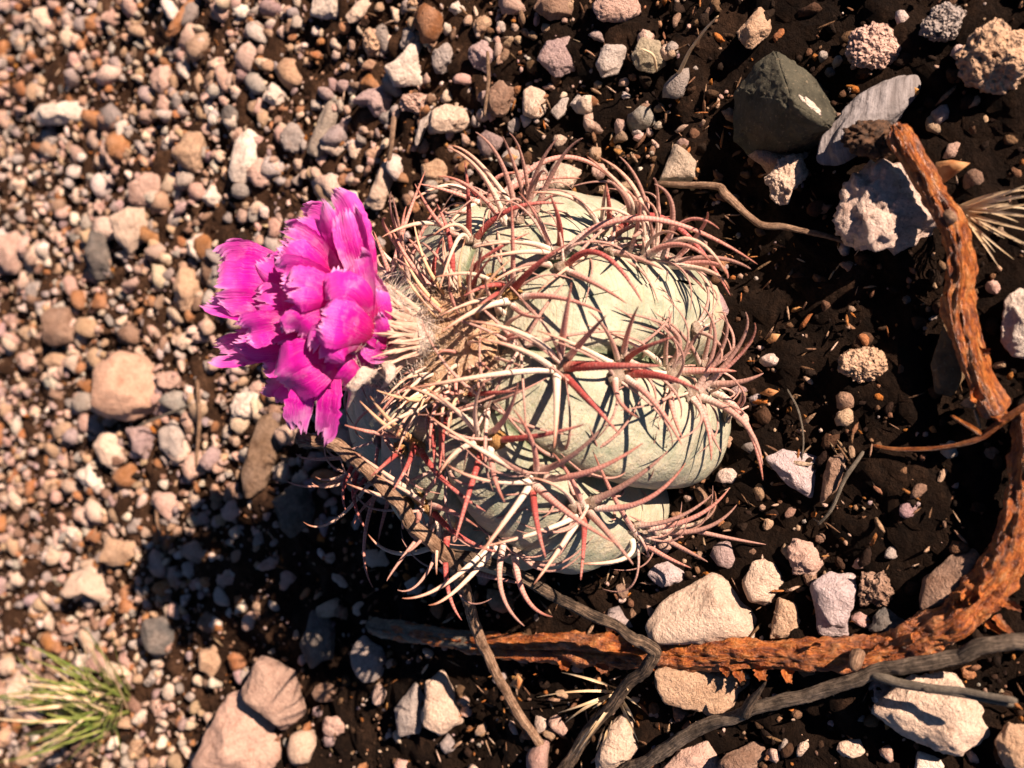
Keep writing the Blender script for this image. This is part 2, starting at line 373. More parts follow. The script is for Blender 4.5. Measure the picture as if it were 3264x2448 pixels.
# the same sheet runs on, flat, to the horizon
V2 = [(-0.55, -0.25, 0), (0.55, -0.25, 0), (0.55, 0.95, 0), (-0.55, 0.95, 0), (-60, -60, 0), (60, -60, 0), (60, 60, 0), (-60, 60, 0)]
nb = len(Pg); Fo = np.array([[4, 5, 1, 0], [5, 6, 2, 1], [6, 7, 3, 2], [7, 4, 0, 3]]) + nb
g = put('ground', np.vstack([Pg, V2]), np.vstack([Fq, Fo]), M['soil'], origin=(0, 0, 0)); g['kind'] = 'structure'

# ------------------------------------------------------------------ the cactus body
BASE = at(1206, 848, 0.0)
AX = np.array([math.sin(math.radians(13)), -0.03, math.cos(math.radians(13))]); AX /= np.linalg.norm(AX)
# local azimuth 0 = towards the viewer's side (picture right), 90 = picture down
e1 = np.array([0, -1.0, 0]); e1 = e1 - AX * (e1 @ AX); e1 /= np.linalg.norm(e1)
e2 = np.cross(AX, e1); 
if e2[0] > 0: e2 = -e2
RB, HB = 0.0712, 0.0865
def body_pt(phi, t, groove=True):
    """phi radians, t 0 (base) .. 1 (apex)"""
    phi = np.asarray(phi, float); t = np.asarray(t, float)
    a = -0.42 + t * (np.pi / 2 + 0.42)
    r = np.cos(a) ** 0.92; z = (np.sin(a) + math.sin(0.42)) / (1 + math.sin(0.42))
    spir = 0.30 * (1 - t) ** 1.2 - 0.12
    q = (phi + spir - math.radians(22.5)) * 8 / (2 * np.pi) + 0.5
    f = np.abs((q - np.floor(q)) - 0.5) * 2           # 0 on the crest, 1 in the groove
    crest = np.sqrt(np.clip(1 - (f * 0.995) ** 2.6, 0, 1))
    dep = 0.34 * np.clip(1.3 - t, 0.25, 1)
    bulge = 1 + 0.022 * np.sin(t * 21 + np.floor(q) * 1.7) * (1 - f)
    rr = RB * r * (1 - dep + dep * crest) * bulge
    zz = HB * (z - 0.10 * np.exp(-((1 - t) / 0.16) ** 2))
    return BASE - AX * 0.008 + rr[..., None] * (np.cos(phi)[..., None] * e1 + np.sin(phi)[..., None] * e2) + zz[..., None] * AX, f
cactus = thing('cactus', BASE, 'barrel cactus with pale grey-green ribs, banded red spines and a magenta flower', 'cactus')
AV, AF, off = [], [], 0
NT_, NP_ = 64, 40
for k in range(8):
    tt = np.linspace(0, 0.995, NT_); V, gr, al = [], [], []
    for t in tt:
        spir = 0.30 * (1 - t) ** 1.2 - 0.12
        p0 = math.radians(45 * k) - spir + math.radians(22.5) - math.radians(22.5)
        # denser columns near the groove
        u = np.linspace(-1, 1, NP_); u = np.sign(u) * (1 - (1 - np.abs(u)) ** 1.5)
        ph = p0 + u * math.radians(22.49)
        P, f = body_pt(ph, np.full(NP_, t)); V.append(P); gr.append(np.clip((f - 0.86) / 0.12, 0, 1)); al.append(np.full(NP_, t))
    V = np.concatenate(V)
    # lumps and wrinkles in the flesh
    ctr = BASE + AX * 0.03; dirn = V - ctr; dirn /= np.linalg.norm(dirn, axis=1)[:, None]
    V = V + dirn * (0.0016 * fbm(V * 55, 5 , 3) + 0.0005 * fbm(V * 210, 8, 3))[:, None]
    I = np.arange(NT_ * NP_).reshape(NT_, NP_)
    F_ = np.stack([I[:-1, :-1], I[:-1, 1:], I[1:, 1:], I[1:, :-1]], -1).reshape(-1, 4)
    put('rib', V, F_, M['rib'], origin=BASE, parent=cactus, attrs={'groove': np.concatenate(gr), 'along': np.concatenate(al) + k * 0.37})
    AV.append(V); AF += [[int(i) + off for i in q] for q in F_]; off += len(V)
BODY = np.concatenate(AV)
BVH = BVHTree.FromPolygons([Vector(v) for v in BODY.tolist()], AF)
def body_hit(px, py):
    d = ray(px, py); d = d / np.linalg.norm(d)
    h = BVH.ray_cast(Vector(CAM), Vector(d))
    if h[0] is None: return None, None
    n = np.array(h[1]); p = np.array(h[0])
    if n @ d > 0: n = -n
    return p, n
APEX = BASE - AX * 0.008 + AX * HB * 0.93

# ------------------------------------------------------------------ areoles and spines
def c1(u, v): return ((600 + u * 0.5424) / K, (550 + v * 0.5424) / K)
def c2(u, v): return ((1200 + u * 0.4219) / K, (400 + v * 0.4219) / K)
def c3(u, v): return ((1700 + u * 0.4219) / K, (500 + v * 0.4219) / K)
def c4(u, v): return ((1600 + u * 0.4823) / K, (1000 + v * 0.4823) / K)
def c5(u, v): return ((900 + u * 0.4823) / K, (1200 + v * 0.4823) / K)

SV, SF = ICO[3]; AREO = []
def make_areole(P, n, gold=False, r=0.0030):
    s = random.randrange(9999)
    V = SV * (1 + 0.55 * fbm(SV * 2.2, s, 3) + 0.35 * fbm(SV * 7, s + 3, 2))[:, None] * r
    V = V - n * ((V @ n) * 0.45)[:, None]
    V = V + P + n * 0.0006
    o_ = put('areole', V, SF, M['areole_gold' if gold else 'areole'], origin=P, parent=cactus)
    AREO.append((P, o_)); return o_
def make_spine(are, P0, P1, P2, r, kind, sides=8):
    n = max(14, int(np.linalg.norm(P2 - P0) / 0.00058)); t = np.linspace(0, 1, n)[:, None]
    C = (1 - t) ** 2 * P0 + 2 * t * (1 - t) * P1 + t * t * P2
    s = np.concatenate([[0], np.cumsum(np.linalg.norm(np.diff(C, axis=0), axis=1))]); p = s / s[-1]
    rad = r * (np.clip(1 - p, 0, 1) ** 0.52 * 0.92 + 0.08 * (1 - p)) * (1 + 0.25 * np.exp(-p * 18))
    rad = rad * (1 + 0.05 * np.sin(2 * np.pi * s / 0.00115)) + 0.00004
    V, F_ = tube(C, rad, sides)
    at_p = np.concatenate([np.repeat(p, sides), [0, 1]]); at_s = np.concatenate([np.repeat(s, sides), [0, s[-1]]]) * 1000
    return put('spine', V, F_, M['sp_' + kind], origin=P0, parent=are, attrs={'pos': at_p, 'mm': at_s})
def clear_body(P, gap):
    """pull a point towards the camera until it is in front of the skin"""
    q = proj(P); h, n = body_hit(q[0], q[1])
    if h is not None:
        dh = np.linalg.norm(h - CAM); dp = np.linalg.norm(P - CAM)
        if dp > dh - gap: P = CAM + (P - CAM) / dp * (dh - gap)
    return P
def traced(are, A, n, base, mid, tip, r, kind, LT=0.040, gold=False):
    d0 = dep_of(A); m = mpp(d0)
    P0 = atd(base[0], base[1], d0); 
    hb, _ = body_hit(*base)
    if hb is not None: P0 = atd(base[0], base[1], min(dep_of(hb) - 0.0005, d0 + 0.004))
    else: P0 = np.array(BVH.find_nearest(Vector(P0))[0])
    if not AREO or min(np.linalg.norm(P0 - q[0]) for q in AREO) > 0.0060:
        n2 = P0 - (BASE + AX * 0.03); n2 /= np.linalg.norm(n2); are = make_areole(P0, n2, gold, 0.0029)
    else: are = min(AREO, key=lambda q: np.linalg.norm(P0 - q[0]))[1]
    d0 = dep_of(P0)
    l = math.hypot(tip[0] - base[0], tip[1] - base[1]) * m
    face = float(-(n @ Fv)); out = max(face, -0.2) * math.sqrt(max(LT * LT - l * l, 0)) * 0.75 + 0.10 * l * max(face, 0)
    P2 = clear_body(atd(tip[0], tip[1], d0 - out), 0.0035)
    if mid is None: mid = ((base[0] + tip[0]) / 2, (base[1] + tip[1]) / 2)
    b2 = proj(P0); mid = (mid[0] + (b2[0] - base[0]) * .3, mid[1] + (b2[1] - base[1]) * .3)
    dm = (d0 + dep_of(P2)) / 2 - 0.10 * l * (0.4 + max(face, 0))
    Pm = clear_body(atd(mid[0], mid[1], dm), 0.003)
    P1 = 2 * Pm - 0.5 * (P0 + P2)
    make_spine(are, P0, P1, P2, r, kind)

# (view, areole(u,v), [ (base u,v | None, mid | None, tip, radius mm, colour) ... ])
S = []
def A_(view, uv, gold, spines): S.append((view, uv, gold, spines))
N = None
A_(c2, (1030, 1260), True, [((1025,1255),(1200,1065),(1450,893),1.35,'red'), ((1030,1215),(1030,880),(1017,560),0.95,'pink'), ((1100,1295),(1400,1305),(1712,1420),1.15,'pink'),
    ((1030,1360),(1120,1430),(1268,1455),0.9,'pink'), ((990,1330),(770,1390),(488,1562),1.25,'cream'), ((950,1310),(740,1330),(475,1440),0.9,'cream'),
    ((985,1225),(850,1210),(655,1290),1.0,'red'), ((960,1240),(880,1290),(785,1350),1.0,'red')])
A_(c2, (1360, 1020), False, [((1330,960),(1090,955),(815,1003),1.0,'cream'), ((1325,945),(1090,880),(740,918),0.95,'cream'), ((1318,930),(1210,690),(1072,502),0.8,'pink'),
    ((1388,905),(1375,710),(1308,522),1.2,'red'), ((1395,1000),(2000,700),(2880,1050),1.3,'pink'), ((1420,1090),(1660,1200),(1890,1345),1.1,'pink'),
    ((1420,1085),(1690,970),(2010,1340),1.2,'red'), ((1310,1060),(1180,1045),(1050,1085),0.9,'grey'), ((1300,1040),(1080,1080),(870,1190),0.9,'cream')])
A_(c3, (560, 680), False, [((620,685),(980,740),(1312,1030),1.25,'pink'), ((585,720),(780,765),(992,857),1.15,'grey'), ((600,625),(270,830),(5,1050),1.1,'cream'),
    ((590,610),(470,660),(400,765),0.9,'cream'), ((600,600),(1010,480),(1490,1050),1.35,'red'), ((520,520),(530,350),(556,178),0.9,'cream'),
    ((570,500),(572,380),(548,190),1.2,'red'), ((500,555),(330,330),(-20,268),1.1,'cream'), ((560,640),(760,520),(1040,450),1.0,'pink')])
A_(c3, (840, 560), False, [((900,595),(1120,610),(1345,800),1.2,'pink'), ((880,575),(960,530),(1100,590),0.8,'cream'), ((820,545),(780,590),(745,600),0.9,'grey'),
    ((745,450),(690,260),(405,-5),1.0,'cream'), ((735,455),(690,300),(560,170),1.15,'grey'), ((830,540),(620,400),(415,430),0.8,'cream'),
    ((800,440),(820,370),(790,330),0.8,'pink'), ((990,470),(1230,540),(1470,912),1.1,'cream')])
A_(c3, (1010, 500), False, [((945,425),(820,200),(490,0),1.2,'cream'), ((975,350),(860,180),(650,-5),1.0,'grey'), ((1140,475),(1100,310),(915,205),1.25,'grey'),
    ((1020,470),(900,350),(755,330),0.8,'grey'), ((1010,430),(960,350),(830,330),0.8,'cream'), ((930,440),(840,330),(700,260),0.9,'cream'), ((1060,430),(980,220),(905,160),0.9,'grey'),
    ((1050,470),(1180,400),(1405,545),0.9,'pink')])
A_(c3, (1300, 560), False, [((1280,540),(1330,480),(1315,415),1.0,'pink'), ((1260,560),(1430,690),(1645,848),1.2,'grey'), ((1240,600),(1420,740),(1470,920),1.15,'pink'),
    ((1200,600),(1380,800),(1480,1000),1.1,'cream')])
A_(c2, (700, 900), False, [((745,880),(1000,640),(1420,590),1.25,'red'), ((705,850),(600,750),(430,830),0.9,'cream'), ((695,835),(695,560),(667,270),1.1,'red'),
    ((640,830),(480,740),(290,440),1.0,'pink'), ((690,880),(610,870),(475,1245),0.9,'cream'), ((745,915),(1010,880),(1320,950),0.9,'cream'), ((570,780),(330,740),(40,845),1.1,'cream')])
A_(c2, (880, 610), False, [((930,600),(1120,430),(1540,400),1.3,'pink'), ((870,570),(900,400),(1085,360),1.2,'pink'), ((840,580),(660,640),(490,830),1.0,'cream'),
    ((820,600),(560,500),(310,440),1.0,'pink'), ((880,640),(930,880),(945,1090),0.9,'cream'), ((780,580),(700,470),(560,400),1.0,'red'), ((900,600),(1400,240),(1890,520),1.35,'pink'),
    ((760,570),(540,450),(225,605),1.0,'cream')])
A_(c2, (1020, 440), False, [((985,450),(930,220),(748,48),1.1,'grey'), ((870,400),(760,260),(525,160),1.1,'cream'), ((910,290),(740,180),(557,150),1.1,'cream'), ((1090,300),(1020,190),(952,80),0.9,'grey'),
    ((1120,300),(1090,150),(1005,58),0.8,'grey'), ((1080,430),(1200,270),(1375,90),1.1,'grey'), ((1210,400),(1380,200),(1560,95),1.1,'grey'), ((860,440),(680,380),(465,385),0.9,'pink'),
    ((1060,340),(1200,290),(1290,370),0.9,'grey')])
A_(c2, (90, 960), False, [((120,1180),(40,960),(-20,800),1.1,'pink'), ((200,1090),(40,950),(-60,760),0.9,'cream'), ((210,1140),(190,840),(225,610),1.2,'pink'), ((245,1150),(310,880),(460,610),1.0,'pink'),
    ((140,1170),(170,900),(370,340),1.0,'pink'), ((560,1230),(560,900),(455,590),1.25,'red'), ((430,1220),(440,1020),(500,850),1.0,'red'), ((420,1100),(320,940),(215,840),1.0,'pink')])
A_(c2, (40, 940), False, [((60,960),(10,760),(70,700),1.0,'pink'), ((90,940),(70,700),(110,500),0.8,'grey'), ((40,1000),(120,760),(120,530),0.9,'grey')])
A_(c2, (720, 1240), True, [((720,1290),(760,1100),(800,930),1.0,'pink'), ((700,1180),(800,1010),(1160,810),1.0,'red'), ((680,1300),(740,1170),(870,990),0.95,'red'), ((880,1190),(700,1120),(435,1150),0.95,'cream')])
# ribs facing the viewer
A_(c4, (370, 350), False, [((410,350),(740,345),(1050,345),1.75,'red'), ((370,310),(150,140),(-226,46),1.15,'cream'), ((345,370),(130,240),(-160,165),1.1,'cream'), ((340,375),(0,395),(-640,500),1.1,'cream'),
    ((362,410),(360,640),(345,890),1.35,'cream'), ((420,415),(590,590),(782,802),1.25,'red'), ((385,290),(415,60),(460,-205),1.35,'pink'), ((430,300),(560,150),(690,10),1.3,'pink')])
A_(c4, (770, 390), False, [((800,280),(840,100),(902,-50),1.1,'pink'), ((750,420),(780,580),(905,688),1.1,'pink'), ((820,430),(1010,590),(1190,870),1.25,'pink'), ((840,395),(1080,420),(1305,510),1.6,'red'),
    ((720,325),(450,190),(225,112),0.95,'cream'), ((765,310),(700,130),(570,-20),0.95,'grey'), ((820,310),(930,230),(1150,150),1.1,'red')])
A_(c4, (1120, 395), False, [((1160,385),(1350,375),(1552,380),1.5,'pink'), ((1115,480),(1130,640),(1190,820),1.2,'pink'), ((1110,410),(1080,560),(1040,712),0.7,'cream'), ((1050,330),(850,190),(560,75),1.0,'cream'),
    ((1100,360),(1150,130),(820,0),1.05,'grey'), ((1080,330),(1090,170),(1125,-20),0.9,'grey'), ((1110,400),(940,375),(790,370),0.8,'cream'), ((1170,340),(1250,200),(1350,80),0.9,'grey')])
A_(c4, (1320, 480), False, [((1345,460),(1550,455),(1730,392),1.45,'grey'), ((1380,510),(1600,700),(1725,1102),1.4,'pink'), ((1320,510),(1360,720),(1450,918),1.15,'grey'), ((1240,540),(1350,720),(1382,975),1.2,'pink'),
    ((1300,490),(1180,540),(1050,560),0.7,'cream'), ((1330,330),(1370,150),(1395,-20),1.0,'grey'), ((1310,345),(1200,150),(1010,-5),0.9,'grey'), ((1340,350),(1450,300),(1600,170),1.0,'grey'),
    ((1350,520),(1420,500),(1450,470),0.7,'cream'), ((1480,670),(1570,580),(1585,480),0.8,'cream')])
A_(c4, (1590, 390), False, [((1600,490),(1680,700),(1722,1005),1.35,'grey'), ((1580,340),(1560,140),(1450,-20),1.0,'grey'), ((1600,370),(1660,160),(1610,-10),1.1,'grey'), ((1560,360),(1490,130),(1310,-60),1.0,'grey'),
    ((1580,200),(1520,220),(1440,330),0.8,'grey'), ((1670,290),(1710,180),(1670,60),0.9,'pink')])
A_(c4, (200, 1080), False, [((240,1040),(460,940),(695,715),1.25,'grey'), ((285,1090),(600,1035),(935,852),1.25,'pink'), ((220,1130),(440,1320),(745,1515),1.45,'pink'), ((205,1160),(230,1380),(290,1615),1.25,'red'),
    ((175,1150),(50,1330),(-150,1600),1.2,'cream'), ((190,1105),(-110,1100),(-360,998),1.0,'cream'), ((200,1080),(-140,900),(-490,672),1.1,'cream'), ((225,1060),(200,850),(75,630),1.1,'pink'),
    ((180,1060),(90,1020),(-40,930),0.9,'grey')])
A_(c4, (550, 1280), False, [((590,1240),(860,1100),(1098,905),1.3,'grey'), ((620,1280),(940,1235),(1215,985),1.2,'pink'), ((535,1270),(450,1080),(335,920),1.1,'pink'), ((475,1265),(380,1150),(180,1080),0.9,'cream'),
    ((515,1325),(250,1440),(-150,1545),1.0,'cream'), ((490,1385),(390,1540),(210,1790),1.15,'cream'), ((545,1360),(540,1520),(520,1760),1.1,'red'), ((580,1320),(700,1450),(870,1660),1.35,'grey')])
A_(c4, (895, 1480), False, [((900,1470),(760,1250),(600,905),1.15,'pink'), ((870,1400),(1150,1350),(1390,1192),1.0,'grey'), ((960,1420),(1280,1340),(1505,1148),1.2,'pink'), ((1135,1490),(1360,1440),(1552,1262),1.2,'grey'),
    ((1130,1530),(1260,1590),(1360,1640),1.2,'grey'), ((860,1500),(800,1620),(490,1650),1.0,'cream'), ((910,1500),(1070,1600),(1250,1680),1.2,'pink'), ((1130,1520),(1000,1420),(840,1335),0.9,'grey'),
    ((1230,1500),(1400,1380),(1405,1170),0.9,'cream'), ((1300,1490),(1500,1500),(1745,1525),1.1,'grey')])
A_(c5, (1370, 405), True, [((1280,440),(1150,500),(1040,640),1.1,'cream'), ((1320,490),(1230,780),(1143,1085),1.2,'red'), ((1375,480),(1400,660),(1470,832),1.2,'pink'), ((1430,415),(1700,390),(2000,315),1.15,'red'),
    ((1385,370),(1490,240),(1558,40),1.1,'pink'), ((1290,370),(1120,200),(925,65),1.0,'cream'), ((1270,330),(1050,160),(800,62),1.0,'cream'), ((1300,410),(1275,200),(1340,20),0.9,'cream')])
A_(c5, (930, 800), True, [((900,790),(690,650),(475,498),1.1,'cream'), ((830,830),(630,780),(425,708),1.0,'cream'), ((980,850),(1130,900),(1290,995),1.1,'pink'), ((985,880),(1180,1060),(1445,1168),1.25,'red'),
    ((900,880),(900,940),(885,965),1.2,'pink'), ((930,830),(820,760),(600,640),0.9,'cream')])
A_(c5, (890, 440), True, [((900,460),(1070,690),(1345,892),1.2,'red'), ((880,440),(830,580),(730,755),1.1,'red'), ((790,480),(700,560),(585,660),1.1,'red'), ((850,410),(700,280),(580,130),1.1,'gold'),
    ((830,410),(690,330),(510,160),1.1,'gold'), ((800,390),(600,370),(410,320),1.1,'pink')])
A_(c5, (1050, 230), True, [((1060,240),(1050,440),(1035,650),1.2,'red'), ((970,240),(1000,430),(1008,710),1.1,'red'), ((1080,260),(1060,400),(1070,560),1.0,'red'), ((960,210),(800,260),(620,370),1.0,'cream'),
    ((990,150),(830,150),(620,90),0.9,'gold'), ((1200,110),(1380,110),(1580,90),1.1,'red')])
A_(c5, (1000, 1110), False, [((1010,1090),(985,980),(985,820),1.1,'grey'), ((960,1190),(740,1190),(565,1040),1.1,'cream'), ((1110,1230),(1330,1310),(1610,1370),1.5,'pink'), ((1300,1170),(1260,1200),(1330,1080),0.8,'grey')])
A_(c5, (650, 480), False, [((640,420),(620,620),(690,540),0.8,'pink'), ((460,620),(450,800),(565,1030),1.1,'red'), ((560,690),(500,740),(460,830),1.0,'red'), ((410,600),(380,740),(422,892),1.1,'red'),
    ((660,850),(540,880),(475,975),0.9,'pink'), ((670,860),(650,970),(635,1085),1.0,'pink'), ((480,940),(490,1180),(602,1400),0.95,'pink'), ((430,910),(290,1030),(138,960),0.85,'cream'),
    ((380,600),(180,570),(90,510),0.9,'grey'), ((430,660),(310,700),(215,660),0.8,'cream'), ((370,870),(260,800),(195,700),0.8,'cream'), ((330,830),(170,790),(10,680),0.8,'grey'), ((700,890),(760,960),(800,1010),0.9,'pink')])
A_(c5, (1060, 1250), False, [((1070,1330),(1080,1460),(1185,1610),1.3,'red'), ((1150,1450),(990,1490),(790,1465),1.1,'cream'), ((1160,1600),(1070,1560),(965,1510),1.1,'cream'), ((1310,1390),(1400,1500),(1600,1650),1.2,'grey'),
    ((1380,1430),(1560,1540),(1785,1588),1.3,'pink'), ((940,1240),(990,1260),(1020,1310),0.8,'cream'), ((860,1220),(760,1270),(690,1350),0.9,'grey'), ((920,1190),(860,1180),(820,1160),0.8,'grey'), ((1000,1410),(900,1460),(760,1410),0.8,'grey')])
for view, uv, gold, sp in S:
    px = view(*uv); bs = np.mean([view(*b[0]) for b in sp], 0); px = tuple(0.5 * np.array(px) + 0.5 * bs); P, n = body_hit(*px)
    if P is None:           # just off the silhouette: the nearest point of the skin
        m_ = body_hit(1250, 850)[0]; q = atd(px[0], px[1], dep_of(m_)); r_ = BVH.find_nearest(Vector(q)); P = np.array(r_[0]); n = np.array(r_[1])
        if n @ (P - (BASE + AX * 0.03)) < 0: n = -n
    are = None
    for b, m_, tp, r, kind in sp:
        traced(are, P, n, view(*b), view(*m_) if m_ else None, view(*tp), r * 0.00092, kind, gold=gold)
# finer spines of every cluster, and the clusters of the hidden flanks: one joined part
XV, XF, XP, XM = [], [], [], []
def extra_spine(P, n, ln, a, lift, r):
    tx = np.cross(n, AX); tx /= np.linalg.norm(tx) + 1e-9; ty = np.cross(n, tx); d = math.cos(a) * tx + math.sin(a) * ty
    P0 = P + d * .0008; P1 = P + n * ln * (.45 + .4 * lift) + d * ln * .45; P2 = P + n * ln * (-.08 + .7 * lift) + d * ln * (.95 - .3 * lift)
    P2 = clear_body(P2, .002); m = 26; t = np.linspace(0, 1, m)[:, None]; C = (1 - t) ** 2 * P0 + 2 * t * (1 - t) * P1 + t * t * P2
    p = t[:, 0]; rad = r * (1 - p) ** .52 * (1 + .05 * np.sin(p * ln * 5400)) + .00004
    V, F_ = tube(C, rad, 6, cap=False); b = sum(len(v) for v in XV); XV.append(V); XF.append(F_ + b); XP.append(np.repeat(p, 6)); XM.append(np.repeat(p * ln * 1000, 6))
for P, ar in list(AREO):
    n = P - (BASE + AX * 0.028); n /= np.linalg.norm(n); h = (P - BASE) @ AX / HB
    for j in range(random.choice([1, 2, 3]) if (P - BASE) @ e1 > 0.01 else 1):
        extra_spine(P, n, random.uniform(.020, .034), random.uniform(0, 2 * np.pi), random.uniform(.05, .4), random.uniform(.00038, .00060))
for az in range(0, 360, 45):
    for t in (0.24, 0.38, 0.52, 0.66, 0.80):
        spir = 0.30 * (1 - t) ** 1.2 - 0.12
        P, _ = body_pt(np.array(math.radians(az) - spir), np.array(t)); n = P - (BASE + AX * 0.028); n /= np.linalg.norm(n)
        if min(np.linalg.norm(P - q[0]) for q in AREO) < 0.010: continue
        make_areole(P, n, False, .0026)
        for j in range(7 if az in (0, 45, 315, 270) else 4): extra_spine(P, n, random.uniform(.024, .036), j * .9 + random.random() * .6, random.uniform(.05, .40), random.uniform(.00045, .00070))
fs = put('fine_spine', np.concatenate(XV), np.concatenate(XF), M['sp_grey'], origin=BASE, parent=cactus, attrs={'pos': np.concatenate(XP), 'mm': np.concatenate(XM)}); fs['kind'] = 'stuff'

# woolly crown with young spines
def lump(name, ctr, rx, ry, rz, ax, mat, parent, seed, rough=0.25, sub=4):
    V, F_ = ICO[sub]; z = np.asarray(ax) / np.linalg.norm(ax); x = np.cross(z, [0.3, 0.9, 0.1]); x /= np.linalg.norm(x); y = np.cross(z, x)
    k = 1 + rough * fbm(V * 2.2, seed, 4) + 0.10 * fbm(V * 9, seed + 5, 3)
    W = (V * k[:, None]) * [rx, ry, rz]
    W = ctr + W[:, :1] * x + W[:, 1:2] * y + W[:, 2:] * z
    return put(name, W, F_, mat, origin=ctr, parent=parent)
CROWN = APEX - AX * 0.004
crown = lump('crown_wool', CROWN, 0.021, 0.021, 0.009, AX, M['crown'], cactus, 11)
def fibres(name, pts, dirs, ln, r, mat, parent, origin, curl=0.6):
    V, F_ = [], []
    for p, d in zip(pts, dirs):
        d = d / np.linalg.norm(d); q = rng.normal(size=3) * curl; l = ln * random.uniform(0.5, 1.2)
        C = [p, p + d * l * 0.4 + q * l * 0.12, p + d * l * 0.8 + q * l * 0.35, p + d * l * 0.9 + q * l * 0.75]
        s = np.cross(d, rng.normal(size=3)); s /= np.linalg.norm(s); b = len(V)
        for i, c in enumerate(C):
            k = r * (1 - i / 4.2); V += [c + s * k, c - s * k]
        for i in range(3): F_.append([b + 2 * i, b + 2 * i + 1, b + 2 * i + 3, b + 2 * i + 2])
    o = put(name, np.array(V), np.array(F_, np.int32), mat, origin=origin, parent=parent); o['kind'] = 'stuff'; return o
cv = np.array([v.co[:] for v in crown.data.vertices]); cn = np.array([v.normal[:] for v in crown.data.vertices])
sel = rng.choice(len(cv), 2200); ctr_w = CROWN
fibres('wool_fibre', cv[sel] + ctr_w, cn[sel] + 0.4 * rng.normal(size=(2200, 3)), 0.005, 0.00013, M['crown'], cactus, ctr_w)
tx = np.cross(AX, [1, 0, 0]); tx /= np.linalg.norm(tx); ty = np.cross(AX, tx)
for j in range(64):
    a = random.uniform(0, 2 * np.pi); rr = random.uniform(0.006, 0.021); Lg = random.uniform(0.016, 0.030)
    d = math.cos(a) * tx + math.sin(a) * ty; p = CROWN + d * rr + AX * 0.003
    lean = random.uniform(0.25, 0.85)
    make_spine(crown, p, p + AX * Lg * 0.5 + d * Lg * 0.2 * lean, p + AX * Lg * (1 - lean * 0.6) + d * Lg * lean, random.uniform(.0006, .0010), random.choice(['gold', 'cream', 'cream', 'cream', 'pink']), 6)

# ------------------------------------------------------------------ flower
FB = atd(*c1(1150, 950), dep_of(APEX) - 0.006)
dF = dep_of(FB)
tubeC = np.array([atd(*c1(1400, 1010), dep_of(APEX) + 0.004), atd(*c1(1290, 985), dF + 0.002), FB, atd(*c1(960, 900), dF - 0.002)])
Cc = spline(tubeC, 16); rr = np.interp(np.linspace(0, 1, 16), [0, .4, .7, 1], [0.004, 0.0090, 0.0140, 0.0140])
rad = rr[:, None] * (1 + 0.22 * vnoise(np.stack(np.meshgrid(np.linspace(0, 6, 20), np.linspace(0, 5, 16)), -1).reshape(16, 20, 2) @ np.array([[1, 0, 0], [0, 1, 0]]), 5))
V, F_ = tube(Cc, rad, 20)
flower = put('flower', V, F_, M['fwool'], origin=FB, parent=cactus); flower['label'] = 'magenta flower with frilled petals on a woolly tube'
fv = np.array([v.co[:] for v in flower.data.vertices]); fn = np.array([v.normal[:] for v in flower.data.vertices])
sel = rng.choice(len(fv), 2400)
fibres('tube_wool', fv[sel] + FB + 0.0010 * rng.normal(size=(2400, 3)), fn[sel] * .8 + 0.9 * rng.normal(size=(2400, 3)), 0.0042, 0.00011, M['fwool'], flower, FB, 1.0)

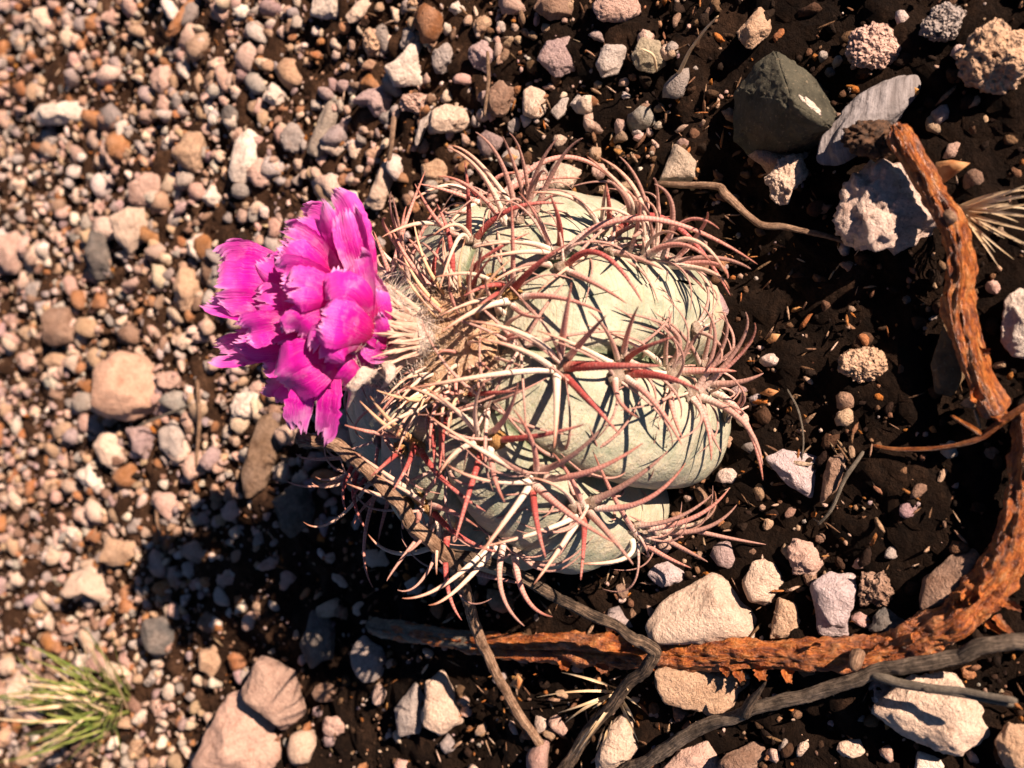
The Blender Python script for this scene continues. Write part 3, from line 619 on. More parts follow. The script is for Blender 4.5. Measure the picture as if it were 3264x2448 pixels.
def petal(base, mid, tip, width, zb, zm, zt, curl, side, seed, fray=0.5, notch=0.0):
    """pixels of the flower view; z* = metres nearer than the flower's centre; width in view pixels; curl: cross-section cup; side: how far the blade's face is turned"""
    m = 0.5424 / FPX * dF
    P0, Pm, P2 = atd(*c1(*base), dF - zb), atd(*c1(*mid), dF - zm), atd(*c1(*tip), dF - zt)
    P1 = 2 * Pm - 0.5 * (P0 + P2)
    nu, nv = 41, 32
    v = np.linspace(0, 1, nv)[:, None]; C = (1 - v) ** 2 * P0 + 2 * v * (1 - v) * P1 + v * v * P2
    T = np.gradient(C, axis=0); T /= np.linalg.norm(T, axis=1)[:, None]
    W = np.cross(T, np.tile(Fv, (nv, 1))); W /= np.linalg.norm(W, axis=1)[:, None]; Nn = np.cross(W, T)
    ws = math.cos(side) * W + math.sin(side) * Nn; ns = np.cross(T, ws)
    u = np.linspace(-1, 1, nu); prof = 0.35 + 0.65 * np.sin(np.clip(v[:, 0] * 1.15, 0, 1) * np.pi / 2) ** 1.1
    prof = prof * np.where(v[:, 0] > 0.86, np.sqrt(np.clip(1 - ((v[:, 0] - 0.86) / 0.19) ** 2, 0, 1)), 1)
    hw = width * m / 2 * 1.16
    V = np.zeros((nv, nu, 3)); rs = np.random.default_rng(seed)
    fr = rs.normal(size=nu) * 0.75 + 0.2 * np.sin(np.arange(nu) * rs.uniform(1.6, 2.4) + rs.uniform(0, 6))
    for i in range(nv):
        vv = v[i, 0]
        wav = 0.10 * np.sin(u * 5 + seed) * vv ** 2 + 0.13 * np.sin(u * 2.3 + seed * 1.7 + vv * 3) * vv
        off = (curl * (u ** 2 - 0.3) * (0.5 + 0.5 * vv) + wav) * hw
        ext = fr * fray * 0.0022 * max(0, (vv - 0.8) / 0.2) ** 2 - notch * np.exp(-(u / 0.10) ** 2) * 0.016 * max(0, (vv - 0.6) / 0.4) ** 1.5
        edge = 1 + 0.05 * fray * rs.normal() * (vv > 0.5)
        V[i] = C[i] + (u * hw * prof[i] * edge)[:, None] * ws[i] + off[:, None] * ns[i] + (ext - 0.10 * hw * (u ** 2) * vv)[:, None] * T[i]
    V = V.reshape(-1, 3)
    V = V + (0.0014 * fbm(V * 110, seed, 3) + 0.0002 * fbm(V * 520, seed + 1, 2))[:, None] * (-Fv)
    I = np.arange(nu * nv).reshape(nv, nu)
    F_ = np.stack([I[:-1, :-1], I[:-1, 1:], I[1:, 1:], I[1:, :-1]], -1).reshape(-1, 4)
    put('petal', V, F_, M['petal'], origin=P0, parent=flower, attrs={'pu': np.tile(u * 0.5 + 0.5, nv), 'pv': np.repeat(v[:, 0], nu)})
PET = [ # base, mid, tip, width, zb, zm, zt, curl, side
 ((1050,720),(960,430),(820,150),270,.004,.010,.008,-.3,.25),
 ((1000,700),(880,430),(640,260),230,.002,.004,.000,.2,-.3),
 ((1040,740),(1000,520),(930,230),190,.010,.016,.016,.3,.5),
 ((900,640),(740,470),(560,370),190,.006,.012,.012,.35,.2),
 ((860,640),(690,540),(560,450),200,.009,.016,.016,-.25,-.2),
 ((900,700),(720,610),(545,600),190,.012,.019,.021,.3,.35),
 ((930,800),(760,700),(590,690),220,.014,.023,.025,-.3,.1),
 ((700,640),(480,560),(250,480),210,-.004,.000,-.004,.35,.3),
 ((640,640),(430,560),(190,560),240,-.002,.004,.002,.2,-.2),
 ((700,760),(430,690),(165,690),270,.002,.008,.008,-.3,.15),
 ((680,820),(420,830),(125,760),170,.000,.004,.000,.4,-.6),
 ((720,870),(500,900),(330,930),190,.006,.013,.013,.4,.4),
 ((700,920),(480,1020),(160,1060),190,-.004,.000,-.004,.3,-.4),
 ((720,950),(540,1010),(290,990),190,-.001,.004,.002,-.3,.2),
 ((760,960),(600,1060),(440,1090),210,-.004,.002,.000,.3,.1),
 ((1040,900),(990,680),(960,520),240,.014,.022,.020,.25,.3),
 ((1080,930),(960,760),(850,780),280,.015,.025,.026,-.35,.0),
 ((1090,980),(950,900),(790,860),260,.016,.027,.029,-.3,-.1),
 ((1060,1000),(880,960),(760,1060),240,.015,.025,.024,-.35,-.3),
 ((900,820),(740,860),(640,960),220,.012,.020,.018,-.2,.4),
 ((1000,1020),(840,1040),(720,1080),200,.012,.019,.016,.3,.2),
 ((900,1020),(700,1080),(540,1190),220,.010,.021,.014,-.5,.1),
 ((860,1060),(740,1170),(560,1230),210,.008,.020,.012,-.6,-.1),
 ((830,1050),(760,1280),(715,1525),280,.006,.014,.010,.15,.0,1.0,0.9),
 ((760,1120),(660,1250),(560,1370),160,.002,.006,.002,.3,.4),
 ((720,1150),(600,1240),(445,1260),110,-.002,.000,-.004,.3,-.3),
 ((980,1060),(920,1130),(830,1200),190,.010,.015,.012,-.3,.2),
 ((1080,1040),(1010,1120),(900,1210),150,.010,.013,.010,.3,.1),
 ((1170,800),(1130,720),(1040,610),120,.006,.010,.010,.2,.5),
 ((1190,900),(1130,830),(1090,700),140,.010,.014,.014,-.2,.3),
 ((1190,980),(1120,960),(1080,840),150,.012,.018,.019,.2,.1),
 ((1170,1050),(1110,1070),(1060,1010),110,.011,.016,.016,.2,.2),
 ((720,740),(560,640),(430,530),200,.004,.010,.008,-.2,.3),
 ((740,800),(560,780),(400,770),210,.004,.011,.011,.3,-.2),
 ((760,900),(600,930),(500,1000),210,.004,.010,.006,-.2,.2),
]
for i, p in enumerate(PET):
    petal(*p[:9], seed=100 + i, fray=(p[9] if len(p) > 9 else 0.5), notch=(p[10] if len(p) > 10 else (0.25 if i % 3 == 0 else 0)))
dg = bpy.context.evaluated_depsgraph_get(); dg.update()
PTREE = []
for o_ in [o for o in bpy.data.objects if o.name.startswith('petal')]:
    PTREE.append((BVHTree.FromPolygons([Vector((np.array(v.co[:]) + ORG[o_]).tolist()) for v in o_.data.vertices], [tuple(p.vertices) for p in o_.data.polygons])))
for u_, v_, r_ in [] and ((935,380,.0011),(980,690,.0006),(770,810,.0007),(680,900,.0009),(370,670,.0007),(490,835,.0006),(540,830,.0007),(620,430,.0007),(890,290,.0006),(820,990,.0007),(870,955,.0009),(850,870,.0006),(760,360,.0008),(910,1100,.0006),(420,760,.0005),(850,1170,.0006),(700,1470,.0006),(600,790,.0006)):
    d_ = Vector(ray(*c1(u_, v_)).tolist()).normalized(); hs = [t_.ray_cast(Vector(CAM.tolist()), d_) for t_ in PTREE]; hs = [h_ for h_ in hs if h_[0] is not None]
    if not hs: continue
    h_ = min(hs, key=lambda q: q[3]); n_ = np.array(h_[1]); n_ = -n_ if n_ @ np.array(d_) > 0 else n_; p_ = np.array(h_[0]); V, F_ = ICO[3]
    put('water_drop', p_ + V * r_ - n_ * ((V @ n_) * .45 * r_)[:, None] + n_ * r_ * .25, F_, M['drop'], origin=p_, parent=flower)
for k in range(44):
    v0 = random.uniform(690, 1210); b_ = (1330 + random.uniform(-50, 40), 960 + (v0 - 960) * .55); t_ = (1120 + random.uniform(-60, 60), v0 + random.uniform(-60, 60)); zf = .016 * (1 - ((v0 - 960) / 300) ** 2)
    P = [atd(*c1(*b_), dF - zf * .5), atd(*c1((b_[0] + t_[0]) / 2, (b_[1] + t_[1]) / 2), dF - zf - .002), atd(*c1(*t_), dF - zf - random.uniform(0, .004))]
    C = spline(P, 12); q_ = np.linspace(0, 1, 12); wd_ = random.uniform(.0003, .0009) * (1 - q_ ** 2 * .93); T_ = np.gradient(C, axis=0); W_ = np.cross(T_, Fv); W_ /= np.linalg.norm(W_, axis=1)[:, None]
    V = np.concatenate([C + W_ * wd_[:, None], C - Fv * wd_[:, None] * .6, C - W_ * wd_[:, None]]); F_ = [[i, i + 1, 12 + i + 1, 12 + i] for i in range(11)] + [[12 + i, 13 + i, 25 + i, 24 + i] for i in range(11)]
    put('sepal', V, np.array(F_, np.int32), M['straw_scale'], origin=P[0], parent=flower)
# dried papery tips of the tube below the petals
for b, m_, tp, wd in (((1060,1170),(990,1230),(930,1400),130), ((1150,1150),(1180,1200),(1130,1270),120), ((1020,1190),(960,1250),(900,1280),90)):
    P = [atd(*c1(*q), dF - z) for q, z in ((b, .010), (m_, .014), (tp, .006))]
    C = spline(P, 14); rad = np.interp(np.linspace(0, 1, 14), [0, .3, 1], [1, 1, .05]) * wd / 2 * 0.5424 / FPX * dF
    V, F_ = tube(C, rad[:, None] * (1 + 0.15 * rng.normal(size=(14, 10))) * np.linspace(.35, 1, 10)[None, :], 10)
    put('sepal', V, F_, M['fwool'], origin=P[0], parent=flower)

# ------------------------------------------------------------------ stones
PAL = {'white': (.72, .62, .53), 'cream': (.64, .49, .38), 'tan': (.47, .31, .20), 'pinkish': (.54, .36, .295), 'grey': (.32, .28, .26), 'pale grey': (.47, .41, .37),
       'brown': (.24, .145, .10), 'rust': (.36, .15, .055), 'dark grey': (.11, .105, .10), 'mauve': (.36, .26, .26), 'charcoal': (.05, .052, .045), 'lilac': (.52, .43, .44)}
def facet(D, rs, nf=11, p=14.0, lo=0.66):
    n = rs.normal(size=(nf, 3)); n /= np.linalg.norm(n, axis=1)[:, None]; h = rs.uniform(lo, 1.0, nf)
    q = np.clip(D @ n.T, 0.02, None) / h
    q2 = np.concatenate([q, np.full((len(D), 1), 0.85)], 1)
    return (q2 ** p).sum(1) ** (-1 / p)
OCC = []      # what is taken already: picture x, y, radius
def stone(name, poly, col, label, kind='plain', dep=0.75, lift=0.42, rough=0.10, sub=5, group='stones in the gravel', seed=None, ell=None, cut=0.62, cat='stone', pfac=22.0):
    seed = seed or random.randrange(1, 10**6); rs = np.random.default_rng(seed)
    if ell is not None:
        cx, cy, w_, h_, a = ell; th = np.linspace(0, 2 * np.pi, 11, endpoint=False); ca, sa = math.cos(math.radians(a)), math.sin(math.radians(a))
        jit = 1 + rs.uniform(-0.2, 0.2, 11)
        x_, y_ = np.cos(th) * w_ / 2 * jit, np.sin(th) * h_ / 2 * jit
        poly = np.stack([cx + x_ * ca - y_ * sa, cy + x_ * sa + y_ * ca], 1)
    poly = np.asarray(poly, float); c = poly.mean(0)
    # dense outline -> radius by angle
    den = np.concatenate([poly[i] + (poly[(i + 1) % len(poly)] - poly[i]) * np.linspace(0, 1, 24, endpoint=False)[:, None] for i in range(len(poly))])
    ang = np.arctan2(den[:, 1] - c[1], den[:, 0] - c[0]); r = np.hypot(den[:, 1] - c[1], den[:, 0] - c[0]); o = np.argsort(ang)
    tq = np.linspace(-np.pi, np.pi, 241); rq = np.interp(tq, ang[o], r[o], period=2 * np.pi)
    rq = np.convolve(np.concatenate([rq[-5:], rq, rq[:5]]), np.ones(7) / 7, 'same')[5:-5]
    rm = rq.mean()
    D, F_ = ICO[sub]
    th = np.arctan2(D[:, 1], D[:, 0]); rho = np.interp(th, tq, rq)
    # facets that keep the outline and give the face its planes
    fc = facet(D, rs, 12, pfac, cut); fc = fc / np.percentile(fc, 85)
    wgt = np.abs(D[:, 2]) ** 0.6
    k = 1 + (np.minimum(fc, 1.12) - 1) * wgt
    nz = rough * (fbm(D * 2.3, seed % 977, 4) + 0.55 * fbm(D * 7, seed % 733, 4))
    if kind == 'pitted':
        pit = np.clip(vnoise(D * 5.5, seed % 311) - 0.15, 0, 1); nz = nz - 0.22 * pit + 0.05 * vnoise(D * 13, seed % 91)
    k = k * (1 + nz)
    P0 = at(c[0], c[1], 0.0); m = mpp(dep_of(P0)); hz = float(ground_z(P0[0], P0[1])) + rm * m * lift
    Cn = at(c[0], c[1], hz); m = mpp(dep_of(Cn))
    q = np.stack([D[:, 0] * rho * k, D[:, 1] * rho * k, D[:, 2] * dep * rm * k], 1) * m
    W = Cn + q[:, :1] * Rv + q[:, 1:2] * Dv + q[:, 2:] * Fv
    o_ = put(name, W, F_, M[kind], origin=Cn, color=tuple(np.clip(np.array(col) * rs.uniform(0.9, 1.08), 0, 0.85)))
    tag(o_, label, cat, group); OCC.append((c[0], c[1], rm * 0.95)); return o_
LM = []       # landmarks for the labels of smaller stones
def S_(col, label, short=None, poly=None, ell=None, **kw):
    o_ = stone(kw.pop('name', 'stone'), poly, PAL[col] if isinstance(col, str) else col, label, ell=ell, **kw)
    if short: LM.append((OCC[-1][0], OCC[-1][1], short))
    return o_
# right, on the dark soil
def hull_rock(name, pts, mat, col, label, cat, group, bev=.0005, amp=.0019, seed=1):
    bm = bmesh.new()
    for p in pts: bm.verts.new(at(*p))
    for p in pts:
        q = at(*p); bm.verts.new((q[0], q[1], -.006))
    bmesh.ops.convex_hull(bm, input=bm.verts[:])
    for v in [v for v in bm.verts if not v.link_faces]: bm.verts.remove(v)
    bmesh.ops.bevel(bm, geom=bm.edges[:], offset=bev, segments=2, affect='EDGES')
    bmesh.ops.triangulate(bm, faces=bm.faces[:])
    for _ in range(5):
        bmesh.ops.subdivide_edges(bm, edges=[e for e in bm.edges if e.calc_length() > .0016], cuts=1, use_grid_fill=False)
        bmesh.ops.triangulate(bm, faces=bm.faces[:])
    bm.normal_update(); V = np.array([v.co[:] for v in bm.verts]); Nn = np.array([v.normal[:] for v in bm.verts])
    F_ = np.array([[v.index for v in f.verts] for f in (bm.verts.index_update(), bm.faces)[1]], np.int32); bm.free()
    V = V + Nn * (amp * fbm(V * 150, seed, 2) * .7 + amp * .7 * np.abs(fbm(V * 330, seed + 3, 3)))[:, None]
    o_ = put(name, V, F_, M[mat], color=col); tag(o_, label, cat, group)
    pp = np.array([p[:2] for p in pts], float); OCC.append((pp[:, 0].mean(), pp[:, 1].mean(), np.ptp(pp, axis=0).mean() * .5)); return o_
slab = hull_rock('stone', [(1672,104,.011),(1712,222,.026),(1788,270,.017),(1586,190,.006),(1582,300,.003),(1622,345,.002),(1705,322,.006),(1748,158,.010),(1800,252,.012),(1700,285,.015),(1640,150,.011),(1600,235,.008),(1750,285,.013)], 'slab', (.070, .067, .048),
      'large dark slab-like rock with a sharp ridge and a white spot', 'rock', 'rocks on the dark soil', seed=5)
LM.append((1690, 230, 'the large dark slab-like rock'))
sb_ = BVHTree.FromObject(slab, bpy.context.evaluated_depsgraph_get()); so_ = Vector(ORG[slab].tolist())
hp = sb_.ray_cast(Vector(CAM) - so_, Vector(ray(1752, 228)).normalized())
if hp[0] is not None:
    pc, pn = np.array(hp[0] + so_), np.array(hp[1]); V, F_ = ICO[4]
    W_ = V * (1 + .7 * fbm(V * 2.5, 4, 4))[:, None]; ux = np.cross(pn, Rv + .7 * Dv); ux /= np.linalg.norm(ux); uy = np.cross(pn, ux)
    W_ = pc + W_[:, :1] * ux * .0018 + W_[:, 1:2] * uy * .0040 + W_[:, 2:] * pn * .0006
    put('white_spot', W_, F_, M['plain'], origin=pc, parent=slab, color=PAL['white'])
S_((.27,.25,.25), 'grey stone striped like weathered wood beside the dark slab', 'the striped grey stone', [(1760,350),(1778,290),(1850,205),(1915,172),(1978,158),(1986,192),(1950,250),(1880,325),(1808,362)], kind='striped', dep=.55, rough=.06, sub=6, group='rocks on the dark soil')
S_('pinkish', 'crusty pink-white pitted rock near the top right', 'the crusty pink-white rock', [(1828,120),(1832,75),(1890,42),(1948,85),(1952,130),(1900,148),(1840,142)], kind='pitted', rough=.22, sub=6, group='rocks on the dark soil')
S_('grey', 'black and grey porous rock by the top right corner', 'the black and grey porous rock', [(1985,55),(2010,20),(2040,8),(2090,25),(2085,65),(2050,88),(2000,85)], kind='pitted', rough=.24, sub=6, group='rocks on the dark soil')
S_('tan', 'big tan rock with deep pits cut by the right edge', 'the big tan pitted rock', [(2062,125),(2100,75),(2150,48),(2225,80),(2230,170),(2190,212),(2150,200),(2090,190)], kind='pitted', rough=.24, sub=5, cat='rock', group='rocks on the dark soil')
S_('tan', 'pale tan angular stone above the dark slab', 'the tan stone above the dark slab', [(1592,68),(1640,14),(1668,28),(1664,72),(1622,110),(1602,96)], rough=.12, group='rocks on the dark soil')
S_('cream', 'splintery cream chunk standing alone on black soil', 'the splintery cream chunk', lift=1.0, poly=[(1658,380),(1688,345),(1735,325),(1748,380),(1715,410),(1698,450),(1668,432)], rough=.28, sub=6, group='rocks on the dark soil')
S_((.60,.47,.40), 'large rounded speckled boulder under the upper peeling branch', 'the speckled boulder', [(1803,455),(1828,385),(1890,350),(1955,375),(2030,480),(2015,515),(1930,542),(1850,532),(1810,500)], kind='plain', dep=.85, rough=.34, lift=.5, sub=5, cat='rock', group='rocks on the dark soil')
S_((.42,.34,.26), 'smooth wedge-shaped stone where the thin root starts', 'the wedge stone at the thin root', [(1422,392),(1458,308),(1512,348),(1502,392)], rough=.05, cut=.65, pfac=26)
S_('tan', 'bumpy tan knob of rock alone right of the cactus', 'the bumpy tan knob', ell=(1866,786,96,84,0), kind='pitted', rough=.2, sub=6, group='rocks on the dark soil')
S_('lilac', 'pinkish-white flat wedge of stone right of the spines', 'the pinkish-white wedge', [(1652,990),(1690,970),(1768,985),(1755,1078),(1700,1048)], dep=.5, rough=.06, cut=.65, pfac=26)
S_('brown', 'long brownish stone standing beside the pinkish-white wedge', None, [(1768,1095),(1788,990),(1832,968),(1808,1060)], rough=.08)
S_('cream', 'biggest cream stone, coarse grained, touching the peeling branch', 'the biggest cream stone', [(1392,1352),(1440,1288),(1540,1236),(1602,1270),(1648,1335),(1640,1390),(1400,1390)], dep=.7, rough=.08, sub=5, cut=.7, cat='rock')
S_('cream', 'rounded yellowish stone right of the biggest cream stone', 'the rounded yellowish stone', [(1605,1260),(1625,1212),(1678,1202),(1698,1250),(1660,1310),(1615,1300)], rough=.06)
S_('tan', 'rough triangular tan stone behind the peeling branch', None, [(1662,1380),(1682,1290),(1715,1300),(1748,1382)], rough=.14)
S_('lilac', 'tall grey-lilac stone half in shade behind the peeling branch', 'the grey-lilac stone', [(1752,1262),(1795,1234),(1852,1242),(1842,1300),(1832,1382),(1768,1375)], rough=.08, cut=.65)
S_('pinkish', 'reddish lumpy stone with white grains above the grey-lilac stone', None, [(1702,1185),(1715,1165),(1752,1172),(1780,1215),(1755,1245),(1712,1238)], kind='plain', rough=.16)
S_('lilac', 'flat grey-pink stone tucked under the lowest spines', None, ell=(1442,1242,92,52,12), rough=.06)
S_('brown', 'big smooth brown boulder lying in the shade inside the curve', 'the shaded brown boulder', [(1985,1320),(2000,1250),(2050,1200),(2110,1180),(2130,1250),(2080,1320)], rough=.05, cat='rock', group='rocks on the dark soil')
S_('dark grey', 'wet-looking grey stone touching the curve of the peeling branch', None, ell=(1925,1345,100,60,-10), rough=.1)
S_('brown', 'crumbly clod of grey earth left of the shaded boulder', None, ell=(1895,1275,85,80,0), kind='pitted', rough=.32, cat='clod', name='clod')
S_('white', 'white rock with a dark underside cut by the right edge', 'the white rock at the right edge', [(2160,740),(2170,650),(2200,625),(2250,640),(2250,780),(2190,770)], rough=.12, sub=5, cat='rock', group='rocks on the dark soil')
S_((.20,.13,.07), 'flat olive-brown slab behind the upper peeling branch', None, [(2010,790),(2040,690),(2080,700),(2090,800),(2060,860),(2020,850)], kind='slab', dep=.4, rough=.05, group='rocks on the dark soil')
S_('cream', 'big tilted stone in the bottom right under the forked twig', 'the big stone under the forked twig', [(1880,1530),(1960,1465),(2060,1448),(2112,1500),(2124,1575),(2062,1632),(1975,1600),(1930,1580)], rough=.12, sub=5, cat='rock')
S_('cream', 'small egg-shaped cream pebble on black soil near the bottom', 'the egg-shaped cream pebble', ell=(1838,1617,56,48,10), rough=.03, name='pebble', cat='pebble')
S_('white', 'pale stone cut by the bottom edge left of the lower right corner', None, [(1975,1665),(1985,1625),(2030,1635),(2060,1680)], rough=.08)
S_('tan', 'mottled stone in the bottom right corner', None, [(2150,1600),(2180,1560),(2230,1570),(2230,1670),(2170,1660)], rough=.15)
S_('tan', 'broad rough stone lying under the peeling branch', 'the broad rough stone under the branch', [(1412,1445),(1540,1425),(1665,1450),(1605,1512),(1540,1545),(1430,1515)], rough=.14, sub=5, lift=.2, dep=.6, cat='rock')
S_('cream', 'pale blocky stone at the bottom edge between two dark sticks', 'the pale blocky stone', [(1285,1640),(1312,1575),(1345,1540),(1402,1582),(1372,1630),(1325,1668),(1290,1668)], rough=.1, sub=5)
S_('pinkish', 'dusty pink stone under the long dark stick at the bottom', None, [(1420,1675),(1470,1620),(1530,1600),(1580,1680)], rough=.08)
S_('brown', 'dim brown stone between the dark sticks and big lower right stone', None, ell=(1610,1640,110,60,-15), rough=.1)
# bottom left
S_((.58,.38,.30), 'large salmon-pink rock at the bottom edge', 'the large salmon-pink rock', [(398,1670),(440,1592),(488,1502),(545,1492),(600,1555),(612,1625),(575,1680)], rough=.10, sub=5, dep=.7, cut=.65, cat='rock')
S_((.42,.28,.22), 'brownish rock dappled with light behind the salmon-pink rock', 'the dappled brownish rock', [(515,1500),(560,1418),(640,1450),(665,1540),(610,1580)], rough=.08, sub=5, cat='rock')
S_('grey', 'oval grey pebble dappled with light in the cactus shadow', 'the dappled grey pebble', ell=(793,1428,74,104,0), rough=.05)
S_('cream', 'pale jagged stone in the middle of the bottom shadow', 'the pale jagged stone', [(918,1470),(958,1442),(985,1498),(1003,1560),(950,1586),(912,1562)], rough=.12)
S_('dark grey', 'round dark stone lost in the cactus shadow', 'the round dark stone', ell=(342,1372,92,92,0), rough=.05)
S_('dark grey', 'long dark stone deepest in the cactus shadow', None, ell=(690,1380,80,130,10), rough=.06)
S_('grey', 'dark slanting stone left of the pale jagged stone', None, [(850,1530),(900,1470),(930,1500),(910,1580),(860,1590)], rough=.08)
S_('tan', 'tan pebble lit at its lower end in the shadow', None, ell=(455,1425,52,74,15), rough=.04, name='pebble', cat='pebble')
# far gravel, left
S_('white', 'long white bar-shaped stone in the far gravel, upper left', 'the long white bar-shaped stone', [(72,245),(85,225),(130,225),(195,215),(206,235),(195,262),(130,270),(85,268)], rough=.06)
S_('white', 'tall smooth white stone above the flower', 'the tall smooth white stone', [(492,372),(508,302),(535,276),(566,290),(562,350),(532,396),(502,394)], rough=.05)
S_('tan', 'cream stone with brown lower half left of the tall white stone', 'the half-brown cream stone', [(372,335),(400,285),(445,283),(448,335),(425,375),(395,360)], rough=.1)
S_('pinkish', 'greyish pink dented stone below the half-brown cream stone', 'the dented pink stone', [(275,398),(320,372),(358,385),(352,430),(320,450),(280,440)], rough=.1)
S_('cream', 'large cream stone pointing down in the left gravel', 'the large cream stone pointing down', [(232,470),(280,448),(332,440),(325,505),(282,552),(258,530)], rough=.08)
S_('dark grey', 'blackish stone with white flecks left of the large cream stone', 'the blackish flecked stone', [(178,560),(200,490),(230,478),(238,540),(250,600),(205,602)], rough=.16)
S_('brown', 'round grey-brown cobble in the middle of the left gravel', 'the round grey-brown cobble', ell=(135,705,100,92,10), rough=.06)
S_((.50,.31,.22), 'largest orange-pink cobble left of the flower', 'the largest orange-pink cobble', [(195,885),(210,800),(258,758),(312,768),(362,822),(352,882),(290,912),(230,906)], rough=.07, sub=5, cat='rock')
S_('cream', 'smooth yellow-cream stone below the largest orange-pink cobble', 'the smooth yellow-cream stone', [(200,960),(222,932),(255,935),(274,985),(250,1020),(220,1000)], rough=.04)
S_('mauve', 'dull pink triangular stone right of the yellow-cream stone', None, [(268,925),(320,918),(340,940),(315,1000),(290,975)], rough=.07)
S_('pale grey', 'bluish pale stone right of the dull pink triangle', 'the bluish pale stone', [(340,930),(375,905),(408,940),(410,985),(385,1008),(345,970)], rough=.06)
S_('white', 'bright white crumbly stone below the flower', 'the bright white crumbly stone', [(495,880),(510,850),(560,835),(572,860),(560,895),(535,908),(502,905)], rough=.18)
S_('tan', 'upright ochre stone left of the flower', 'the upright ochre stone', [(372,620),(388,575),(420,580),(435,620),(415,675),(390,672)], rough=.08)
S_('cream', 'pale stone bending over its own shadow in the lower left', 'the pale bent stone', [(125,1290),(150,1240),(200,1218),(240,1240),(262,1290),(230,1305),(180,1275),(150,1310)], rough=.1)
S_('tan', 'knobbly tan stone above the pale bent stone', None, [(210,1215),(230,1160),(270,1170),(300,1165),(310,1195),(260,1225)], rough=.2)
S_('cream', 'white-topped stone at the left edge below the middle', None, ell=(35,1500,50,110,10), rough=.08)
S_('pinkish', 'flat pink stone cut by the left edge', None, ell=(20,545,80,90,0), rough=.06)
S_('pinkish', 'two-toned pink stone right of the half-brown cream stone', None, ell=(565,372,60,66,20), rough=.16)
# upper middle
S_('white', 'bright white L-shaped stone with pin holes, top middle', 'the white L-shaped stone', [(828,150),(852,130),(888,95),(915,88),(905,140),(922,188),(885,188),(850,185)], kind='plain', rough=.1)
S_('cream', 'cream block with a rough left end above the cactus', 'the cream block above the cactus', [(925,285),(930,240),(965,222),(1010,235),(1022,268),(1000,282),(955,290)], rough=.12)
S_('pale grey', 'thin crooked grey stone leaning on the cream block', None, [(893,310),(905,265),(930,225),(945,235),(915,290),(900,325)], rough=.12)
S_('mauve', 'arched grey-pink stone left of the pink porous stone', 'the arched grey-pink stone', [(748,225),(790,195),(835,182),(858,215),(840,248),(810,255),(790,225)], rough=.08)
S_('pinkish', 'pink porous stone right of the arched grey-pink stone', None, ell=(898,222,70,52,10), kind='pitted', rough=.2)
S_('brown', 'rounded brown stone with a dark dent above the cactus', 'the dented brown stone', ell=(1082,216,58,80,10), rough=.18)
S_('cream', 'pale oval stone right of the dented brown stone', 'the pale oval stone', ell=(1152,222,60,62,0), rough=.08)
S_('pale grey', 'small grey wedge, middle one of three pale stones in a row', None, [(1188,240),(1215,208),(1232,210),(1222,245),(1205,260)], rough=.08)
S_('pale grey', 'pale diamond-shaped stone, last of three in a row', None, [(1230,225),(1250,200),(1272,225),(1270,248),(1245,245)], rough=.07)
S_('cream', 'long cream stone just right above the flower', 'the long cream stone above the flower', [(788,440),(808,395),(830,345),(850,340),(848,395),(825,455),(800,455)], rough=.09)
S_('tan', 'tan rounded stone behind the uppermost spines', None, ell=(942,372,62,58,10), rough=.1)
S_('grey', 'grey stone behind the white L-shaped stone', None, ell=(955,128,52,62,20), rough=.14)
S_('mauve', 'grey-purple stone between the top edge and the brown stone', None, ell=(1045,125,60,78,-25), rough=.14)
S_('pale grey', 'smooth grey stone with dark base near the top edge', 'the smooth grey stone', [(1285,140),(1305,95),(1350,88),(1360,105),(1335,160),(1300,170)], rough=.06)
S_((.30,.26,.18), 'olive-brown stone right of the smooth grey stone', None, [(1362,120),(1385,82),(1425,90),(1440,140),(1410,160),(1375,150)], rough=.08)
S_('pinkish', 'large pinkish-white stone cut by the top edge', 'the pinkish-white stone at the top edge', [(1278,20),(1300,-30),(1380,-30),(1386,30),(1350,48),(1290,45)], rough=.12)
S_('mauve', 'dark purple stone with a lit rim near the top', None, [(1160,130),(1180,90),(1230,80),(1245,150),(1200,170)], rough=.15)
S_('brown', 'big brown stone shading the top edge', None, [(1150,20),(1180,-40),(1240,-30),(1235,35),(1190,45)], rough=.1)
S_('white', 'white lump cut by the top edge, upper middle', None, [(665,35),(680,-10),(740,-15),(752,30),(710,42)], rough=.1)
S_('cream', 'slanting cream stone below the top edge', None, [(745,35),(770,5),(808,-10),(810,10),(780,40),(755,52)], rough=.09)
S_('grey', 'speckled grey stone right of the tall white stone', None, ell=(632,300,56,64,0), rough=.16)
S_('cream', 'cream pebble above the long cream stone', None, ell=(770,322,42,44,0), rough=.05, name='pebble', cat='pebble')
S_('white', 'small chalk-white stone far above the flower', None, ell=(592,205,50,52,30), rough=.14)
S_('pinkish', 'greyish pink angular stone in the upper left gravel', 'the angular pink stone', [(322,165),(345,140),(370,142),(375,190),(350,205),(328,190)], rough=.06)
S_('white', 'white chip right of the angular pink stone', None, ell=(398,148,36,44,10), rough=.1, name='pebble', cat='pebble')
S_('white', 'small pointed white stone in the upper left gravel', None, ell=(265,278,34,46,0), rough=.1, name='pebble', cat='pebble')
S_('cream', 'cream stone in a tangle of spines above the cactus', None, [(1170,400),(1200,345),(1262,370),(1240,405),(1200,415)], rough=.1)
S_((.28,.24,.20), 'flat slate-like stone left of the arched grey-pink stone', None, [(660,330),(690,250),(720,200),(735,230),(715,310),(690,345)], dep=.35, rough=.06)
S_('rust', 'rusty orange stone in the top left corner region', None, [(355,80),(385,30),(420,-15),(445,-10),(410,50),(375,80)], rough=.1)
S_((.16,.10,.06), 'dark brown slab standing at the edge of the cactus shadow', None, [(520,1020),(560,900),(600,880),(610,960),(570,1060),(530,1080)], dep=.4, rough=.06, cat='rock')
